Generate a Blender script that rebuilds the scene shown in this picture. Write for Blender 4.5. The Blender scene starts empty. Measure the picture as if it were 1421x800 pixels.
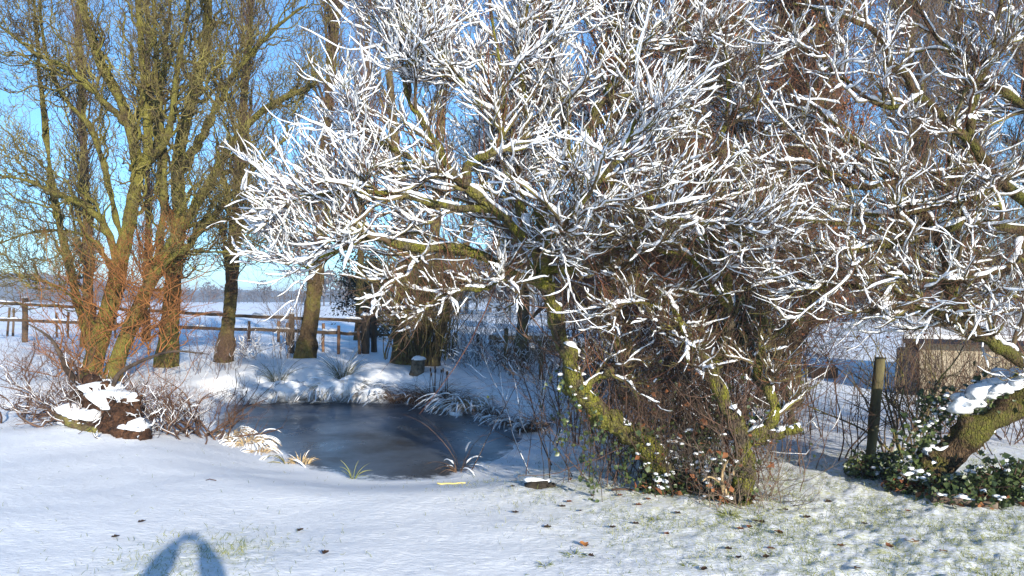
import bpy, math, random
import numpy as np
from mathutils import Vector

SC = bpy.context.scene
COL = SC.collection
PI = math.pi
RNG = np.random.default_rng(11)
H = 2.0            # camera height (the phone is held up over the photographer's head)
F = 1050.0         # focal length in photo pixels
UP = np.array([0.0, 0.0, 1.0])

# ------------------------------------------------------------------ helpers
def at(x, y, d):
    """photo pixel + distance in metres -> point in the place"""
    return np.array([(x - 710.5) / F * d, d, H + (418.0 - y) / F * d])

def sstep(a, b, x):
    t = np.clip((np.asarray(x, float) - a) / (b - a), 0, 1)
    return t * t * (3 - 2 * t)

_LAT = np.random.default_rng(5).random((256, 256))
def vn(x, y):
    x = np.asarray(x, float); y = np.asarray(y, float)
    xi = np.floor(x).astype(int); yi = np.floor(y).astype(int)
    u = x - xi; v = y - yi
    u = u * u * (3 - 2 * u); v = v * v * (3 - 2 * v)
    a = _LAT[xi & 255, yi & 255]; b = _LAT[(xi + 1) & 255, yi & 255]
    c = _LAT[xi & 255, (yi + 1) & 255]; d = _LAT[(xi + 1) & 255, (yi + 1) & 255]
    return (a * (1 - u) + b * u) * (1 - v) + (c * (1 - u) + d * u) * v - 0.5

def norm(v):
    return v / np.maximum(np.linalg.norm(v, axis=-1, keepdims=True), 1e-9)

def spline(pts, n):
    """Catmull-Rom through pts (K,3+) resampled to n points"""
    p = np.asarray(pts, float)
    p = np.vstack([2 * p[0] - p[1], p, 2 * p[-1] - p[-2]])
    k = len(p) - 3
    out = []
    for t in np.linspace(0, k - 1e-6, n):
        i = int(t); u = t - i
        a, b, c, d = p[i], p[i + 1], p[i + 2], p[i + 3]
        out.append(0.5 * (2 * b + (c - a) * u + (2 * a - 5 * b + 4 * c - d) * u * u + (3 * b - a - 3 * c + d) * u ** 3))
    return np.array(out)

class MB:
    """collects geometry for ONE mesh object"""
    def __init__(s):
        s.v = []; s.f4 = []; s.f3 = []; s.m4 = []; s.m3 = []; s.n = 0; s.f3s = []; s.f4s = []
    def add(s, v, quads=None, tris=None, mat=0):
        v = np.asarray(v, float).reshape(-1, 3)
        if quads is not None and len(quads):
            q = np.asarray(quads, np.int64).reshape(-1, 4) + s.n
            s.f4.append(q); s.m4.append(np.full(len(q), mat))
        if tris is not None and len(tris):
            t = np.asarray(tris, np.int64).reshape(-1, 3) + s.n
            s.f3.append(t); s.m3.append(np.full(len(t), mat))
        s.v.append(v); s.n += len(v)
        return s
    def tubes(s, P, R, sides=4, mat=0, cap=False, rough=0.0, ridge=0.0):
        """P (M,N,3), R (M,N): tapering tubes"""
        P = np.asarray(P, float); R = np.asarray(R, float)
        if P.ndim == 2: P = P[None]; R = R[None]
        M, N, _ = P.shape
        if M == 0: return s
        T = np.empty_like(P)
        T[:, 1:-1] = P[:, 2:] - P[:, :-2]; T[:, 0] = P[:, 1] - P[:, 0]; T[:, -1] = P[:, -1] - P[:, -2]
        T = norm(T)
        g = norm(P[:, -1] - P[:, 0])
        ref = np.where(np.abs(g[:, 2:3]) > 0.75, np.array([[1.0, 0.2, 0]]), np.array([[0.1, 0.05, 1.0]]))[:, None, :]
        A = norm(np.cross(T, ref)); B = np.cross(T, A)
        a = np.arange(sides) * 2 * PI / sides
        RR = np.broadcast_to(R[:, :, None], (M, N, sides))
        if rough or ridge:
            g_ = np.random.default_rng(M * 1000 + N + sides)
            nz = g_.normal(size=(M, N, sides)); nz[:, 1:-1] = (nz[:, 1:-1] * 2 + nz[:, 2:] + nz[:, :-2]) / 2.4
            rd = np.cumsum(g_.normal(size=(M, N, sides)), 1) * 0.35 + g_.normal(size=(M, 1, sides)); rd = rd - rd.mean(2, keepdims=True)
            RR = RR * np.clip(1 + rough * nz + ridge * np.tanh(rd), 0.45, 1.6)
        V = P[:, :, None] + RR[..., None] * (A[:, :, None] * np.cos(a)[None, None, :, None] + B[:, :, None] * np.sin(a)[None, None, :, None])
        return s._rings(V, mat, cap)
    def _rings(s, V, mat, cap):
        M, N, S, _ = V.shape
        m = np.arange(M)[:, None, None] * N * S; i = np.arange(N - 1)[None, :, None] * S; j = np.arange(S)[None, None, :]; j2 = (j + 1) % S
        q = np.stack([m + i + j, m + i + j2, m + i + S + j2, m + i + S + j], -1).reshape(-1, 4)
        tr = None
        v = V.reshape(-1, 3)
        if cap:
            c0 = V[:, 0].mean(1); c1 = V[:, -1].mean(1)
            k0 = M * N * S + np.arange(M); k1 = k0 + M
            mm = np.arange(M)[:, None] * N * S; jj = np.arange(S)[None]; jn = (jj + 1) % S
            t0 = np.stack([np.broadcast_to(k0[:, None], (M, S)), mm + jn, mm + jj], -1).reshape(-1, 3)
            e = mm + (N - 1) * S
            t1 = np.stack([np.broadcast_to(k1[:, None], (M, S)), e + jj, e + jn], -1).reshape(-1, 3)
            tr = np.concatenate([t0, t1]); v = np.concatenate([v, c0, c1])
        s.add(v, q, tr, mat)
        return s
    def snow(s, P, R, s0, rng, mat=0, m=7, sides=6, keep=0.9, pieces=1, wide=0.55, power=0.7, lo=0.0, hi=1.0, hmin=0.3):
        """snow lying along the upper side of branches"""
        P = np.asarray(P, float); R = np.asarray(R, float)
        if P.ndim == 2: P = P[None]; R = R[None]
        P = np.repeat(P, pieces, 0); R = np.repeat(R, pieces, 0)
        k = rng.random(len(P)) < keep
        P = P[k]; R = R[k]; M, N, _ = P.shape
        if M == 0: return s
        span = (hi - lo) / pieces
        idx = rng.integers(0, pieces, M)
        a = lo + span * idx + rng.random(M) * span * 0.3
        b = lo + span * (idx + 1) - rng.random(M) * span * 0.25 + (0.12 * span)
        b = np.minimum(b, 1.0)
        u = np.linspace(0, 1, m)[None]
        t = (a[:, None] + (b - a)[:, None] * u) * (N - 1)
        i = np.clip(t.astype(int), 0, N - 2); w = (t - i)[..., None]
        r_ = np.arange(M)[:, None]
        Q = P[r_, i] * (1 - w) + P[r_, i + 1] * w
        rr = R[r_, i] * (1 - w[..., 0]) + R[r_, i + 1] * w[..., 0]
        T = np.empty_like(Q); T[:, 1:-1] = Q[:, 2:] - Q[:, :-2]; T[:, 0] = Q[:, 1] - Q[:, 0]; T[:, -1] = Q[:, -1] - Q[:, -2]
        T = norm(T)
        h = np.sqrt(np.maximum(0, 1 - T[..., 2] ** 2))
        hv = np.where(h < hmin, 0.0, h ** power)
        jit = rng.random((M, m)); jit[:, 1:-1] = jit[:, 1:-1] * .5 + (jit[:, 2:] + jit[:, :-2]) * .25
        prof = (1 - np.abs(2 * u - 1) ** 7.0) * np.clip(0.15 + 1.35 * jit, 0.12, 1.3) * (1.2 - 0.5 * u)
        S = s0 * prof * hv * (0.45 + 0.85 * rng.random((M, 1)))
        L = norm(np.cross(T, UP + 1e-4)); V_ = np.cross(L, T)
        V_ = np.where(V_[..., 2:3] < 0, -V_, V_)
        half = (rr * 0.85 + wide * S) * np.clip(S / (0.15 * s0), 0.02, 1)
        hgt = S * 0.55 + 1e-4
        C = Q + V_ * (rr * 0.7 + 0.47 * S)[..., None]
        an = np.arange(sides) * 2 * PI / sides + 0.3
        V = C[:, :, None] + L[:, :, None] * (half[..., None] * np.cos(an))[..., None] + V_[:, :, None] * (hgt[..., None] * np.sin(an))[..., None]
        return s._rings(V, mat, False)
    def ribbons(s, P, W, rng, mat=0):
        """flat tapering blades, P (M,N,3), W (M,N)"""
        M, N, _ = P.shape
        g = norm(P[:, -1] - P[:, 0] + 1e-6); q = norm(np.cross(g, rng.normal(size=(M, 3))))
        V = np.stack([P - q[:, None] * W[..., None], P + q[:, None] * W[..., None]], 2)
        m = np.arange(M)[:, None] * N * 2; i = np.arange(N - 1)[None] * 2
        qd = np.stack([m + i, m + i + 1, m + i + 3, m + i + 2], -1).reshape(-1, 4)
        return s.add(V.reshape(-1, 3), qd, None, mat)
    def leaves(s, C, size, rng, mat=0, upb=0.4, aspect=0.75):
        """small folded leaves at C (M,3)"""
        M = len(C)
        n = norm(rng.normal(size=(M, 3)) + UP * upb); d = norm(np.cross(n, rng.normal(size=(M, 3)))); e = np.cross(n, d)
        sz = (size * (0.6 + 0.8 * rng.random(M)))[:, None]
        fold = n * sz * 0.18
        p = [C - d * sz * .5, C - d * sz * .1 + e * sz * .5 * aspect + fold, C + d * sz * .6, C - d * sz * .1 - e * sz * .5 * aspect + fold]
        V = np.stack(p, 1).reshape(-1, 3); k = np.arange(M)[:, None] * 4
        t = np.concatenate([k + [0, 2, 1], k + [0, 3, 2]], 0)
        return s.add(V, None, t, mat)
    def box(s, c, size, rz=0, mat=0, taper=1.0, tilt=(0, 0)):
        x, y, z = [q / 2 for q in size]
        v = []
        for sz in (-1, 1):
            k = 1 if sz < 0 else taper
            for sx, sy in ((-1, -1), (1, -1), (1, 1), (-1, 1)):
                v.append([sx * x * k + (tilt[0] if sz > 0 else 0), sy * y * k + (tilt[1] if sz > 0 else 0), sz * z])
        v = np.array(v); cz, sz_ = math.cos(rz), math.sin(rz)
        v = np.stack([v[:, 0] * cz - v[:, 1] * sz_, v[:, 0] * sz_ + v[:, 1] * cz, v[:, 2]], 1) + np.asarray(c, float)
        return s.add(v, [[0, 3, 2, 1], [4, 5, 6, 7], [0, 1, 5, 4], [1, 2, 6, 5], [2, 3, 7, 6], [3, 0, 4, 7]], None, mat)
    def lump(s, c, r, rng, mat=0, nu=14, nv=9, rough=0.25, rz=0.0, dome=False):
        """an uneven boulder-like lump (or dome)"""
        u = np.arange(nu) * 2 * PI / nu; v = np.linspace(0.02, (PI / 2 if dome else PI) - 0.02, nv)
        U, Vv = np.meshgrid(u, v)
        k = rng.random(3) * 50
        d = np.stack([np.sin(Vv) * np.cos(U), np.sin(Vv) * np.sin(U), np.cos(Vv)], -1)
        nz = 1 + rough * 2 * (vn(d[..., 0] * 1.7 + k[0], d[..., 1] * 1.7 + k[1] + d[..., 2]) + 0.5 * vn(d[..., 0] * 4 + k[1], d[..., 1] * 4 + d[..., 2] * 3 + k[2]))
        p = d * np.asarray(r) * nz[..., None]
        cz, sn = math.cos(rz), math.sin(rz)
        p = np.stack([p[..., 0] * cz - p[..., 1] * sn, p[..., 0] * sn + p[..., 1] * cz, p[..., 2]], -1) + np.asarray(c, float)
        return s._rings(p[::-1][None], mat, True)
    def build(s, name, mats, parent=None, base=None, smooth=True):
        me = bpy.data.meshes.new(name)
        v = np.concatenate(s.v) if s.v else np.zeros((0, 3))
        f4 = np.concatenate(s.f4) if s.f4 else np.zeros((0, 4), int); f3 = np.concatenate(s.f3) if s.f3 else np.zeros((0, 3), int)
        m = np.concatenate(s.m4 + s.m3) if (s.m4 or s.m3) else np.zeros(0, int)
        me.vertices.add(len(v)); me.vertices.foreach_set('co', v.astype(np.float32).ravel())
        lp = np.concatenate([f4.ravel(), f3.ravel()])
        me.loops.add(len(lp)); me.loops.foreach_set('vertex_index', lp.astype(np.int32))
        me.polygons.add(len(f4) + len(f3))
        st = np.concatenate([np.arange(len(f4)) * 4, len(f4) * 4 + np.arange(len(f3)) * 3])
        me.polygons.foreach_set('loop_start', st.astype(np.int32))
        me.polygons.foreach_set('material_index', m.astype(np.int32))
        me.polygons.foreach_set('use_smooth', np.full(len(m), smooth))
        for q in (mats if isinstance(mats, (list, tuple)) else [mats]): me.materials.append(q)
        me.update(calc_edges=True)
        o = bpy.data.objects.new(name, me); COL.objects.link(o)
        if parent is not None:
            o.parent = parent
            if base is None: base = parent.get('_b', (0, 0, 0))
            o.location = [-q for q in base]
        return o

def tag(o, label=None, cat=None, group=None, kind=None):
    if label: o['label'] = label
    if cat: o['category'] = cat
    if group: o['group'] = group
    if kind: o['kind'] = kind
    return o

BASES = {}
def thing(name, base, label, cat, group=None):
    """an Empty at the thing's base; parts are built in place and parented"""
    o = bpy.data.objects.new(name, None); COL.objects.link(o)
    o.location = [float(q) for q in base]; o.empty_display_size = 0.2
    BASES[o.name] = tuple(float(q) for q in base)
    return tag(o, label, cat, group)

def part(mb, name, mat, parent, root=None, smooth=True):
    """part (or sub-part) whose vertices were given in world coordinates"""
    if parent.name in BASES: b = BASES[parent.name]
    else: b = (0, 0, 0)
    return mb.build(name, mat, parent, b, smooth)

def copy_tree(o, parent=None):
    c = o.copy(); COL.objects.link(c)
    if parent is not None: c.parent = parent
    for ch in o.children: copy_tree(ch, c)
    return c

# ------------------------------------------------------------------ growth
def grow(P, R, k, rng, t0=0.2, t1=1.0, ang=(35, 70), length=0.5, lv=0.35, fall=0.4, n=6, wig=0.12, up=0.05, upstart=0.0, rs=0.6, tip=0.3, rmin=0.002, rmax=9, helix=0.0, hfreq=1.6, aim=None, flat=1.0):
    """k children on every parent of the batch P (M,N,3); returns batch of child centre lines and radii"""
    M, N, _ = P.shape
    idx = np.repeat(np.arange(M), k); C = len(idx)
    if C == 0: return np.zeros((0, n, 3)), np.zeros((0, n))
    t = t0 + (t1 - t0) * ((np.tile(np.arange(k), M) + rng.random(C)) / k)
    ft = t * (N - 1); i = np.clip(ft.astype(int), 0, N - 2); w = (ft - i)[:, None]
    pos = P[idx, i] * (1 - w) + P[idx, i + 1] * w
    rad = R[idx, i] * (1 - w[:, 0]) + R[idx, i + 1] * w[:, 0]
    T = norm(P[idx, i + 1] - P[idx, i])
    q = rng.normal(size=(C, 3)) + UP * upstart
    if aim is not None: q = q + aim
    q = norm(q - T * (q * T).sum(1, keepdims=True))
    a = np.radians(ang[0] + (ang[1] - ang[0]) * rng.random(C))[:, None]
    d = norm((T * np.cos(a) + q * np.sin(a)) * np.array([1, 1, flat]))
    L = length * np.exp(lv * rng.normal(size=C)) * (1 - fall * t)
    st = (L / (n - 1))[:, None]
    out = np.empty((C, n, 3)); out[:, 0] = pos
    ph = rng.random(C) * 2 * PI; s1 = norm(np.cross(d, rng.normal(size=(C, 3)))); s2 = np.cross(d, s1)
    fr = hfreq * (0.7 + 0.6 * rng.random(C))
    for j in range(1, n):
        dd = d
        if helix: dd = norm(d + helix * (np.cos(ph + fr * j)[:, None] * s1 + np.sin(ph + fr * j)[:, None] * s2))
        out[:, j] = out[:, j - 1] + dd * st
        d = norm(d + wig * rng.normal(size=(C, 3)) + up * UP)
    r0 = np.clip(rad * rs, rmin, rmax) * (0.8 + 0.4 * rng.random(C))
    rr = r0[:, None] * np.linspace(1, tip, n)[None]
    return out, np.maximum(rr, rmin * 0.6)

# ------------------------------------------------------------------ materials
def mat(name):
    m = bpy.data.materials.new(name); m.use_nodes = True
    nt = m.node_tree; b = nt.nodes['Principled BSDF']
    return m, nt, b

def nd(nt, kind, **kw):
    n = nt.nodes.new(kind)
    for k, v in kw.items():
        if k in n.inputs: n.inputs[k].default_value = v
        else: setattr(n, k, v)
    return n

def ramp(nt, fac, stops):
    r = nt.nodes.new('ShaderNodeValToRGB')
    el = r.color_ramp.elements
    while len(el) < len(stops): el.new(0.5)
    for e, (p, c) in zip(el, stops): e.position = p; e.color = (*c, 1)
    nt.links.new(fac, r.inputs['Fac'])
    return r.outputs['Color']

def noisy(name, stops, scale=8.0, rough=0.85, bump=0.3, bscale=None, detail=5, stretch=None, dist=0.02, spec=0.2):
    m, nt, b = mat(name)
    tc = nd(nt, 'ShaderNodeTexCoord'); src = tc.outputs['Object']
    if stretch:
        mp = nd(nt, 'ShaderNodeMapping'); mp.inputs['Scale'].default_value = stretch; nt.links.new(src, mp.inputs['Vector']); src = mp.outputs['Vector']
    n = nd(nt, 'ShaderNodeTexNoise', Scale=scale, Detail=detail, Roughness=0.65); nt.links.new(src, n.inputs['Vector'])
    nt.links.new(ramp(nt, n.outputs['Fac'], stops), b.inputs['Base Color'])
    b.inputs['Roughness'].default_value = rough; b.inputs['Specular IOR Level'].default_value = spec
    if bump:
        n2 = nd(nt, 'ShaderNodeTexNoise', Scale=bscale or scale * 4, Detail=4); nt.links.new(src, n2.inputs['Vector'])
        bp = nd(nt, 'ShaderNodeBump', Strength=bump, Distance=dist); nt.links.new(n2.outputs['Fac'], bp.inputs['Height']); nt.links.new(bp.outputs['Normal'], b.inputs['Normal'])
    return m

SNOW = noisy('fallen_snow', [(0.3, (0.84, 0.86, 0.90)), (0.7, (0.90, 0.91, 0.93))], 12, 0.55, 0.35, 55, dist=0.012, spec=0.3)
def bark_moss(name, bark, moss, mscale=3.5, lo=.46, hi=.60):
    m, nt, b = mat(name)
    tc = nd(nt, 'ShaderNodeTexCoord'); src = tc.outputs['Object']
    n1 = nd(nt, 'ShaderNodeTexNoise', Scale=18.0, Detail=6, Roughness=0.7); nt.links.new(src, n1.inputs['Vector'])
    n2 = nd(nt, 'ShaderNodeTexNoise', Scale=mscale, Detail=7, Roughness=0.75); nt.links.new(src, n2.inputs['Vector'])
    n3 = nd(nt, 'ShaderNodeTexNoise', Scale=70.0, Detail=3, Roughness=0.7); nt.links.new(src, n3.inputs['Vector'])
    mp = nd(nt, 'ShaderNodeMapping'); mp.inputs['Scale'].default_value = (34, 34, 9); nt.links.new(src, mp.inputs['Vector'])
    vo = nd(nt, 'ShaderNodeTexVoronoi', feature='DISTANCE_TO_EDGE'); vo.inputs['Scale'].default_value = 1.0; nt.links.new(mp.outputs[0], vo.inputs['Vector'])
    c1 = ramp(nt, n1.outputs['Fac'], bark); c2 = ramp(nt, n3.outputs['Fac'], moss)
    mr = nd(nt, 'ShaderNodeMapRange'); mr.inputs['From Min'].default_value = lo; mr.inputs['From Max'].default_value = hi; nt.links.new(n2.outputs['Fac'], mr.inputs['Value'])
    mx = nd(nt, 'ShaderNodeMix', data_type='RGBA'); nt.links.new(mr.outputs['Result'], mx.inputs['Factor']); nt.links.new(c1, mx.inputs['A']); nt.links.new(c2, mx.inputs['B'])
    nt.links.new(mx.outputs['Result'], b.inputs['Base Color']); b.inputs['Roughness'].default_value = .95; b.inputs['Specular IOR Level'].default_value = .15
    ck = nd(nt, 'ShaderNodeMapRange'); ck.inputs['From Max'].default_value = .18; nt.links.new(vo.outputs['Distance'], ck.inputs['Value'])
    ad = nd(nt, 'ShaderNodeMath', operation='MULTIPLY_ADD'); ad.inputs[1].default_value = .7; nt.links.new(ck.outputs['Result'], ad.inputs[0]); nt.links.new(n3.outputs['Fac'], ad.inputs[2])
    bp = nd(nt, 'ShaderNodeBump', Strength=1.0, Distance=0.025); nt.links.new(ad.outputs[0], bp.inputs['Height']); nt.links.new(bp.outputs['Normal'], b.inputs['Normal'])
    return m
MOSS = bark_moss('mossy_bark', [(.3, (.04, .03, .022)), (.5, (.10, .075, .05)), (.7, (.19, .16, .12))], [(.3, (.08, .075, .015)), (.5, (.20, .195, .03)), (.7, (.36, .34, .05))], 3.5, .43, .58)
MOSSR = bark_moss('dark_mossy_bark', [(.3, (.03, .02, .014)), (.5, (.085, .055, .032)), (.7, (.20, .13, .075))], [(.3, (.05, .05, .012)), (.5, (.12, .12, .025)), (.7, (.24, .23, .045))], 3.0, .44, .60)
MOSSD = noisy('damp_mossy_bark', [(0.32, (0.06, 0.042, 0.028)), (0.5, (0.12, 0.09, 0.045)), (0.66, (0.20, 0.18, 0.05))], 5.0, 0.95, 0.9, 40, dist=0.02)
BRANCH = noisy('lichened_branch', [(0.35, (0.075, 0.052, 0.035)), (0.50, (0.115, 0.085, 0.048)), (0.66, (0.20, 0.185, 0.05))], 6.0, 0.9, 0.4, 40)
TWIG = noisy('brown_twig', [(0.35, (0.07, 0.045, 0.035)), (0.65, (0.17, 0.10, 0.07))], 3.0, 0.8, 0)
RED = noisy('red_brown_shoot', [(0.35, (0.10, 0.04, 0.025)), (0.65, (0.20, 0.085, 0.045))], 3.0, 0.75, 0)
ORANGE = noisy('orange_willow_shoot', [(0.3, (0.15, 0.055, 0.02)), (0.7, (0.36, 0.16, 0.05))], 2.5, 0.7, 0)
WILLOWT = noisy('olive_willow_twig', [(0.36, (0.05, 0.033, 0.02)), (0.50, (0.13, 0.10, 0.04)), (0.66, (0.28, 0.245, 0.07))], 1.6, 0.85, 0)
WILLOWB = bark_moss('willow_bark', [(.3, (.035, .024, .013)), (.5, (.09, .065, .03)), (.7, (.17, .125, .06))], [(.3, (.10, .09, .022)), (.5, (.21, .19, .04)), (.7, (.32, .29, .07))], 2.6, .38, .56)
POPT = noisy('poplar_twig', [(0.35, (0.09, 0.06, 0.05)), (0.65, (0.19, 0.125, 0.09))], 1.5, 0.85, 0)
POPB = bark_moss('poplar_bark', [(.3, (.045, .028, .017)), (.5, (.11, .072, .038)), (.7, (.19, .13, .07))], [(.3, (.10, .085, .025)), (.5, (.18, .155, .04)), (.7, (.27, .24, .07))], 1.4, .44, .62)
DARKT = noisy('dark_thicket_stem', [(0.35, (0.055, 0.032, 0.024)), (0.65, (0.15, 0.085, 0.055))], 2.5, 0.85, 0)
GREYD = noisy('grey_dark_stem', [(0.35, (0.032, 0.024, 0.02)), (0.65, (0.105, 0.076, 0.055))], 4.0, 0.85, 0)
GREYT = noisy('grey_brown_stem', [(0.35, (0.10, 0.075, 0.06)), (0.65, (0.20, 0.15, 0.11))], 2.5, 0.85, 0)
CATKIN = noisy('rust_catkin', [(0.3, (0.20, 0.075, 0.035)), (0.7, (0.44, 0.18, 0.075))], 3.0, 0.85, 0)
IVY = noisy('ivy_leaf', [(0.32, (0.016, 0.026, 0.010)), (0.5, (0.05, 0.075, 0.022)), (0.68, (0.13, 0.15, 0.05))], 16.0, 0.42, 0, spec=0.5)
EVERG = noisy('evergreen_leaf', [(0.35, (0.012, 0.018, 0.014)), (0.7, (0.035, 0.05, 0.03))], 4.0, 0.5, 0, spec=0.4)
DEADL = noisy('dead_leaf', [(0.35, (0.10, 0.035, 0.018)), (0.55, (0.22, 0.085, 0.035)), (0.7, (0.33, 0.16, 0.07))], 9.0, 0.8, 0)
ROT = noisy('rotten_wood', [(0.35, (0.025, 0.014, 0.009)), (0.55, (0.075, 0.036, 0.02)), (0.7, (0.14, 0.075, 0.042))], 14.0, 0.98, 1.0, 30, dist=0.03)
STRAW = noisy('straw_blade', [(0.35, (0.30, 0.20, 0.10)), (0.65, (0.55, 0.42, 0.24))], 5.0, 0.8, 0)
SEDGE = noisy('brown_sedge', [(0.35, (0.055, 0.032, 0.02)), (0.65, (0.22, 0.13, 0.07))], 4.0, 0.85, 0)
GRASS = noisy('grass_blade', [(0.35, (0.09, 0.12, 0.03)), (0.65, (0.27, 0.27, 0.09))], 3.0, 0.7, 0)
RUSH = noisy('green_rush', [(0.35, (0.09, 0.085, 0.04)), (0.65, (0.22, 0.20, 0.09))], 4.0, 0.8, 0)
WOODD = noisy('weathered_dark_timber', [(0.35, (0.05, 0.035, 0.025)), (0.65, (0.13, 0.09, 0.06))], 6.0, 0.9, 0.5, 30, stretch=(1, 1, 0.3))
WOODR = noisy('red_brown_timber', [(0.35, (0.13, 0.07, 0.04)), (0.65, (0.26, 0.15, 0.09))], 6.0, 0.9, 0.5, 30)
WOODG = noisy('green_timber', [(0.35, (0.06, 0.05, 0.03)), (0.65, (0.15, 0.13, 0.06))], 6.0, 0.9, 0.6, 30, stretch=(1, 1, 0.3))
WIRE = noisy('dull_wire', [(0.3, (0.10, 0.10, 0.10)), (0.7, (0.2, 0.2, 0.2))], 5.0, 0.5, 0)
RENDERW = noisy('cream_render_wall', [(0.3, (0.30, 0.25, 0.17)), (0.5, (0.42, 0.35, 0.25)), (0.7, (0.48, 0.41, 0.30))], 2.6, 0.9, 0.4, 30, stretch=(1.6, 1.6, .35))
NAVY = noisy('dark_blue_sheet', [(0.3, (0.012, 0.014, 0.024)), (0.7, (0.02, 0.022, 0.035))], 2.0, 0.6, 0.1, 20)
STONE = noisy('grey_stone', [(0.3, (0.20, 0.18, 0.15)), (0.7, (0.36, 0.33, 0.28))], 9.0, 0.9, 0.6, 30)
SOIL = noisy('wet_soil', [(0.3, (0.02, 0.016, 0.012)), (0.7, (0.05, 0.04, 0.03))], 20.0, 0.95, 0.6, 50)
YELLOW = noisy('bare_yellow_wood', [(0.3, (0.55, 0.45, 0.16)), (0.7, (0.68, 0.58, 0.25))], 9.0, 0.8, 0.2, 40)
HILLM = noisy('wooded_hill', [(0.35, (0.055, 0.06, 0.07)), (0.65, (0.13, 0.13, 0.13))], 0.03, 1.0, 0)
FARTREE = noisy('distant_bare_wood', [(0.35, (0.06, 0.05, 0.05)), (0.65, (0.13, 0.11, 0.10))], 0.5, 1.0, 0)
COAT = noisy('dark_coat', [(0.3, (0.03, 0.04, 0.07)), (0.7, (0.05, 0.06, 0.09))], 12, 0.9, 0.3, 60)
JEANS = noisy('blue_jeans', [(0.3, (0.05, 0.07, 0.13)), (0.7, (0.09, 0.12, 0.2))], 20, 0.9, 0.3, 80)
SKIN = noisy('skin', [(0.3, (0.52, 0.33, 0.24)), (0.7, (0.58, 0.38, 0.28))], 8, 0.6, 0)
HAIR = noisy('brown_hair', [(0.3, (0.05, 0.03, 0.02)), (0.7, (0.09, 0.055, 0.03))], 30, 0.7, 0.4, 90)
BLACK = noisy('black_phone', [(0.3, (0.015, 0.015, 0.017)), (0.7, (0.02, 0.02, 0.022))], 4, 0.3, 0)

# ------------------------------------------------------------------ terrain
WZ = -0.35
POND_PX = [(300, 588), (308, 574), (322, 563), (350, 559), (400, 558), (450, 558.5), (500, 558), (545, 559), (585, 562), (625, 568), (660, 575), (690, 584), (712, 595), (722, 606), (718, 617), (700, 630), (678, 643), (655, 655), (625, 664), (585, 668), (540, 669), (500, 665), (460, 657), (425, 647), (390, 633), (360, 617), (328, 602)]
POND = np.array([[(x - 710.5) / F * (H - WZ) * F / (y - 418), (H - WZ) * F / (y - 418)] for x, y in POND_PX])
POND = spline(np.hstack([np.vstack([POND, POND[:1]]), np.zeros((len(POND) + 1, 1))]), 90)[:-1, :2]
POND = POND + np.stack([vn(POND[:, 0] * 2.1, POND[:, 1] * 2.1), vn(POND[:, 0] * 2.1 + 40, POND[:, 1] * 2.1)], 1) * 0.22

def pond_sd(x, y):
    """signed distance to the water's edge (negative over water)"""
    x = np.asarray(x, float); y = np.asarray(y, float); sh = x.shape
    x = x.ravel(); y = y.ravel(); best = np.full(x.shape, 1e9); ins = np.zeros(x.shape, bool)
    n = len(POND)
    for k in range(n):
        a = POND[k]; b = POND[(k + 1) % n]; e = b - a
        t = np.clip(((x - a[0]) * e[0] + (y - a[1]) * e[1]) / (e @ e), 0, 1)
        best = np.minimum(best, (x - a[0] - t * e[0]) ** 2 + (y - a[1] - t * e[1]) ** 2)
        c = (a[1] > y) != (b[1] > y)
        with np.errstate(divide='ignore', invalid='ignore'):
            ins ^= c & (x < (b[0] - a[0]) * (y - a[1]) / (b[1] - a[1] + 1e-12) + a[0])
    d = np.sqrt(best)
    return np.where(ins, -d, d).reshape(sh)

MOUNDS = [(-9.3, 16.0, 1.5, 0.18), (-5.6, 19.2, 1.6, 0.22), (-3.6, 19.0, 1.3, 0.12), (-6.3, 11.6, 1.1, 0.10), (2.2, 8.3, 1.0, 0.07), (5.0, 8.6, 0.9, 0.10)]
def gz(x, y):
    x = np.asarray(x, float); y = np.asarray(y, float)
    r = np.hypot(x, y)
    z = 0.62 * sstep(12, 26, y) * (1 - 0.55 * sstep(1, 9, x))
    z = z + 0.16 * vn(x * 0.16 + 7, y * 0.16) * sstep(3, 14, r) + 0.07 * vn(x * 0.55, y * 0.55 + 3) + 0.03 * vn(x * 1.6 + 9, y * 1.6)
    z = z + 1.5 * vn(x * 0.006 + 3, y * 0.006) * sstep(70, 400, r)
    for mx, my, mr, mh in MOUNDS: z = z + mh * np.exp(-((x - mx) ** 2 + (y - my) ** 2) / mr ** 2)
    near = (r < 45)
    sd = np.full(x.shape, 50.0)
    if near.ndim == 0: sd = pond_sd(x, y) if near else sd
    elif near.any(): sd[near] = pond_sd(x[near], y[near])
    wd = 2.1 - 1.15 * sstep(11.5, 15.5, y)
    k = sstep(0, 1, sd / wd)
    zb = WZ + 0.012
    z = np.where(sd > 0, zb + (z - zb) * k, zb - np.minimum(-sd * 0.5, 0.4))
    return z

def ground_pt(x, y, sink=0.0):
    return np.array([x, y, float(gz(np.array([x]), np.array([y]))[0]) - sink])

def on_ground(px, py):
    """the point of the ground seen at a photo pixel"""
    d = np.concatenate([np.linspace(4, 40, 1500), np.linspace(40, 400, 800)])
    x = (px - 710.5) / F * d; z = H + (418.0 - py) / F * d
    g = gz(x, d); i = np.argmax(g >= z)
    if i == 0: i = len(d) - 1
    return np.array([x[i], d[i], g[i]])

def thin_snow(x, y):
    """where the lawn shows through the snow (0..1)"""
    m = sstep(-0.6, 2.5, x + 0.35 * (y - 7)) * sstep(11.5, 8.0, y)
    m2 = 0.8 * np.exp(-(((x + 2.4) / 0.55) ** 2 + ((y - 5.9) / 0.6) ** 2)) + 0.3 * np.exp(-(((x - 0.2) / 0.7) ** 2 + ((y - 8.3) / 0.5) ** 2))
    return np.clip(m + m2, 0, 1)

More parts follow.
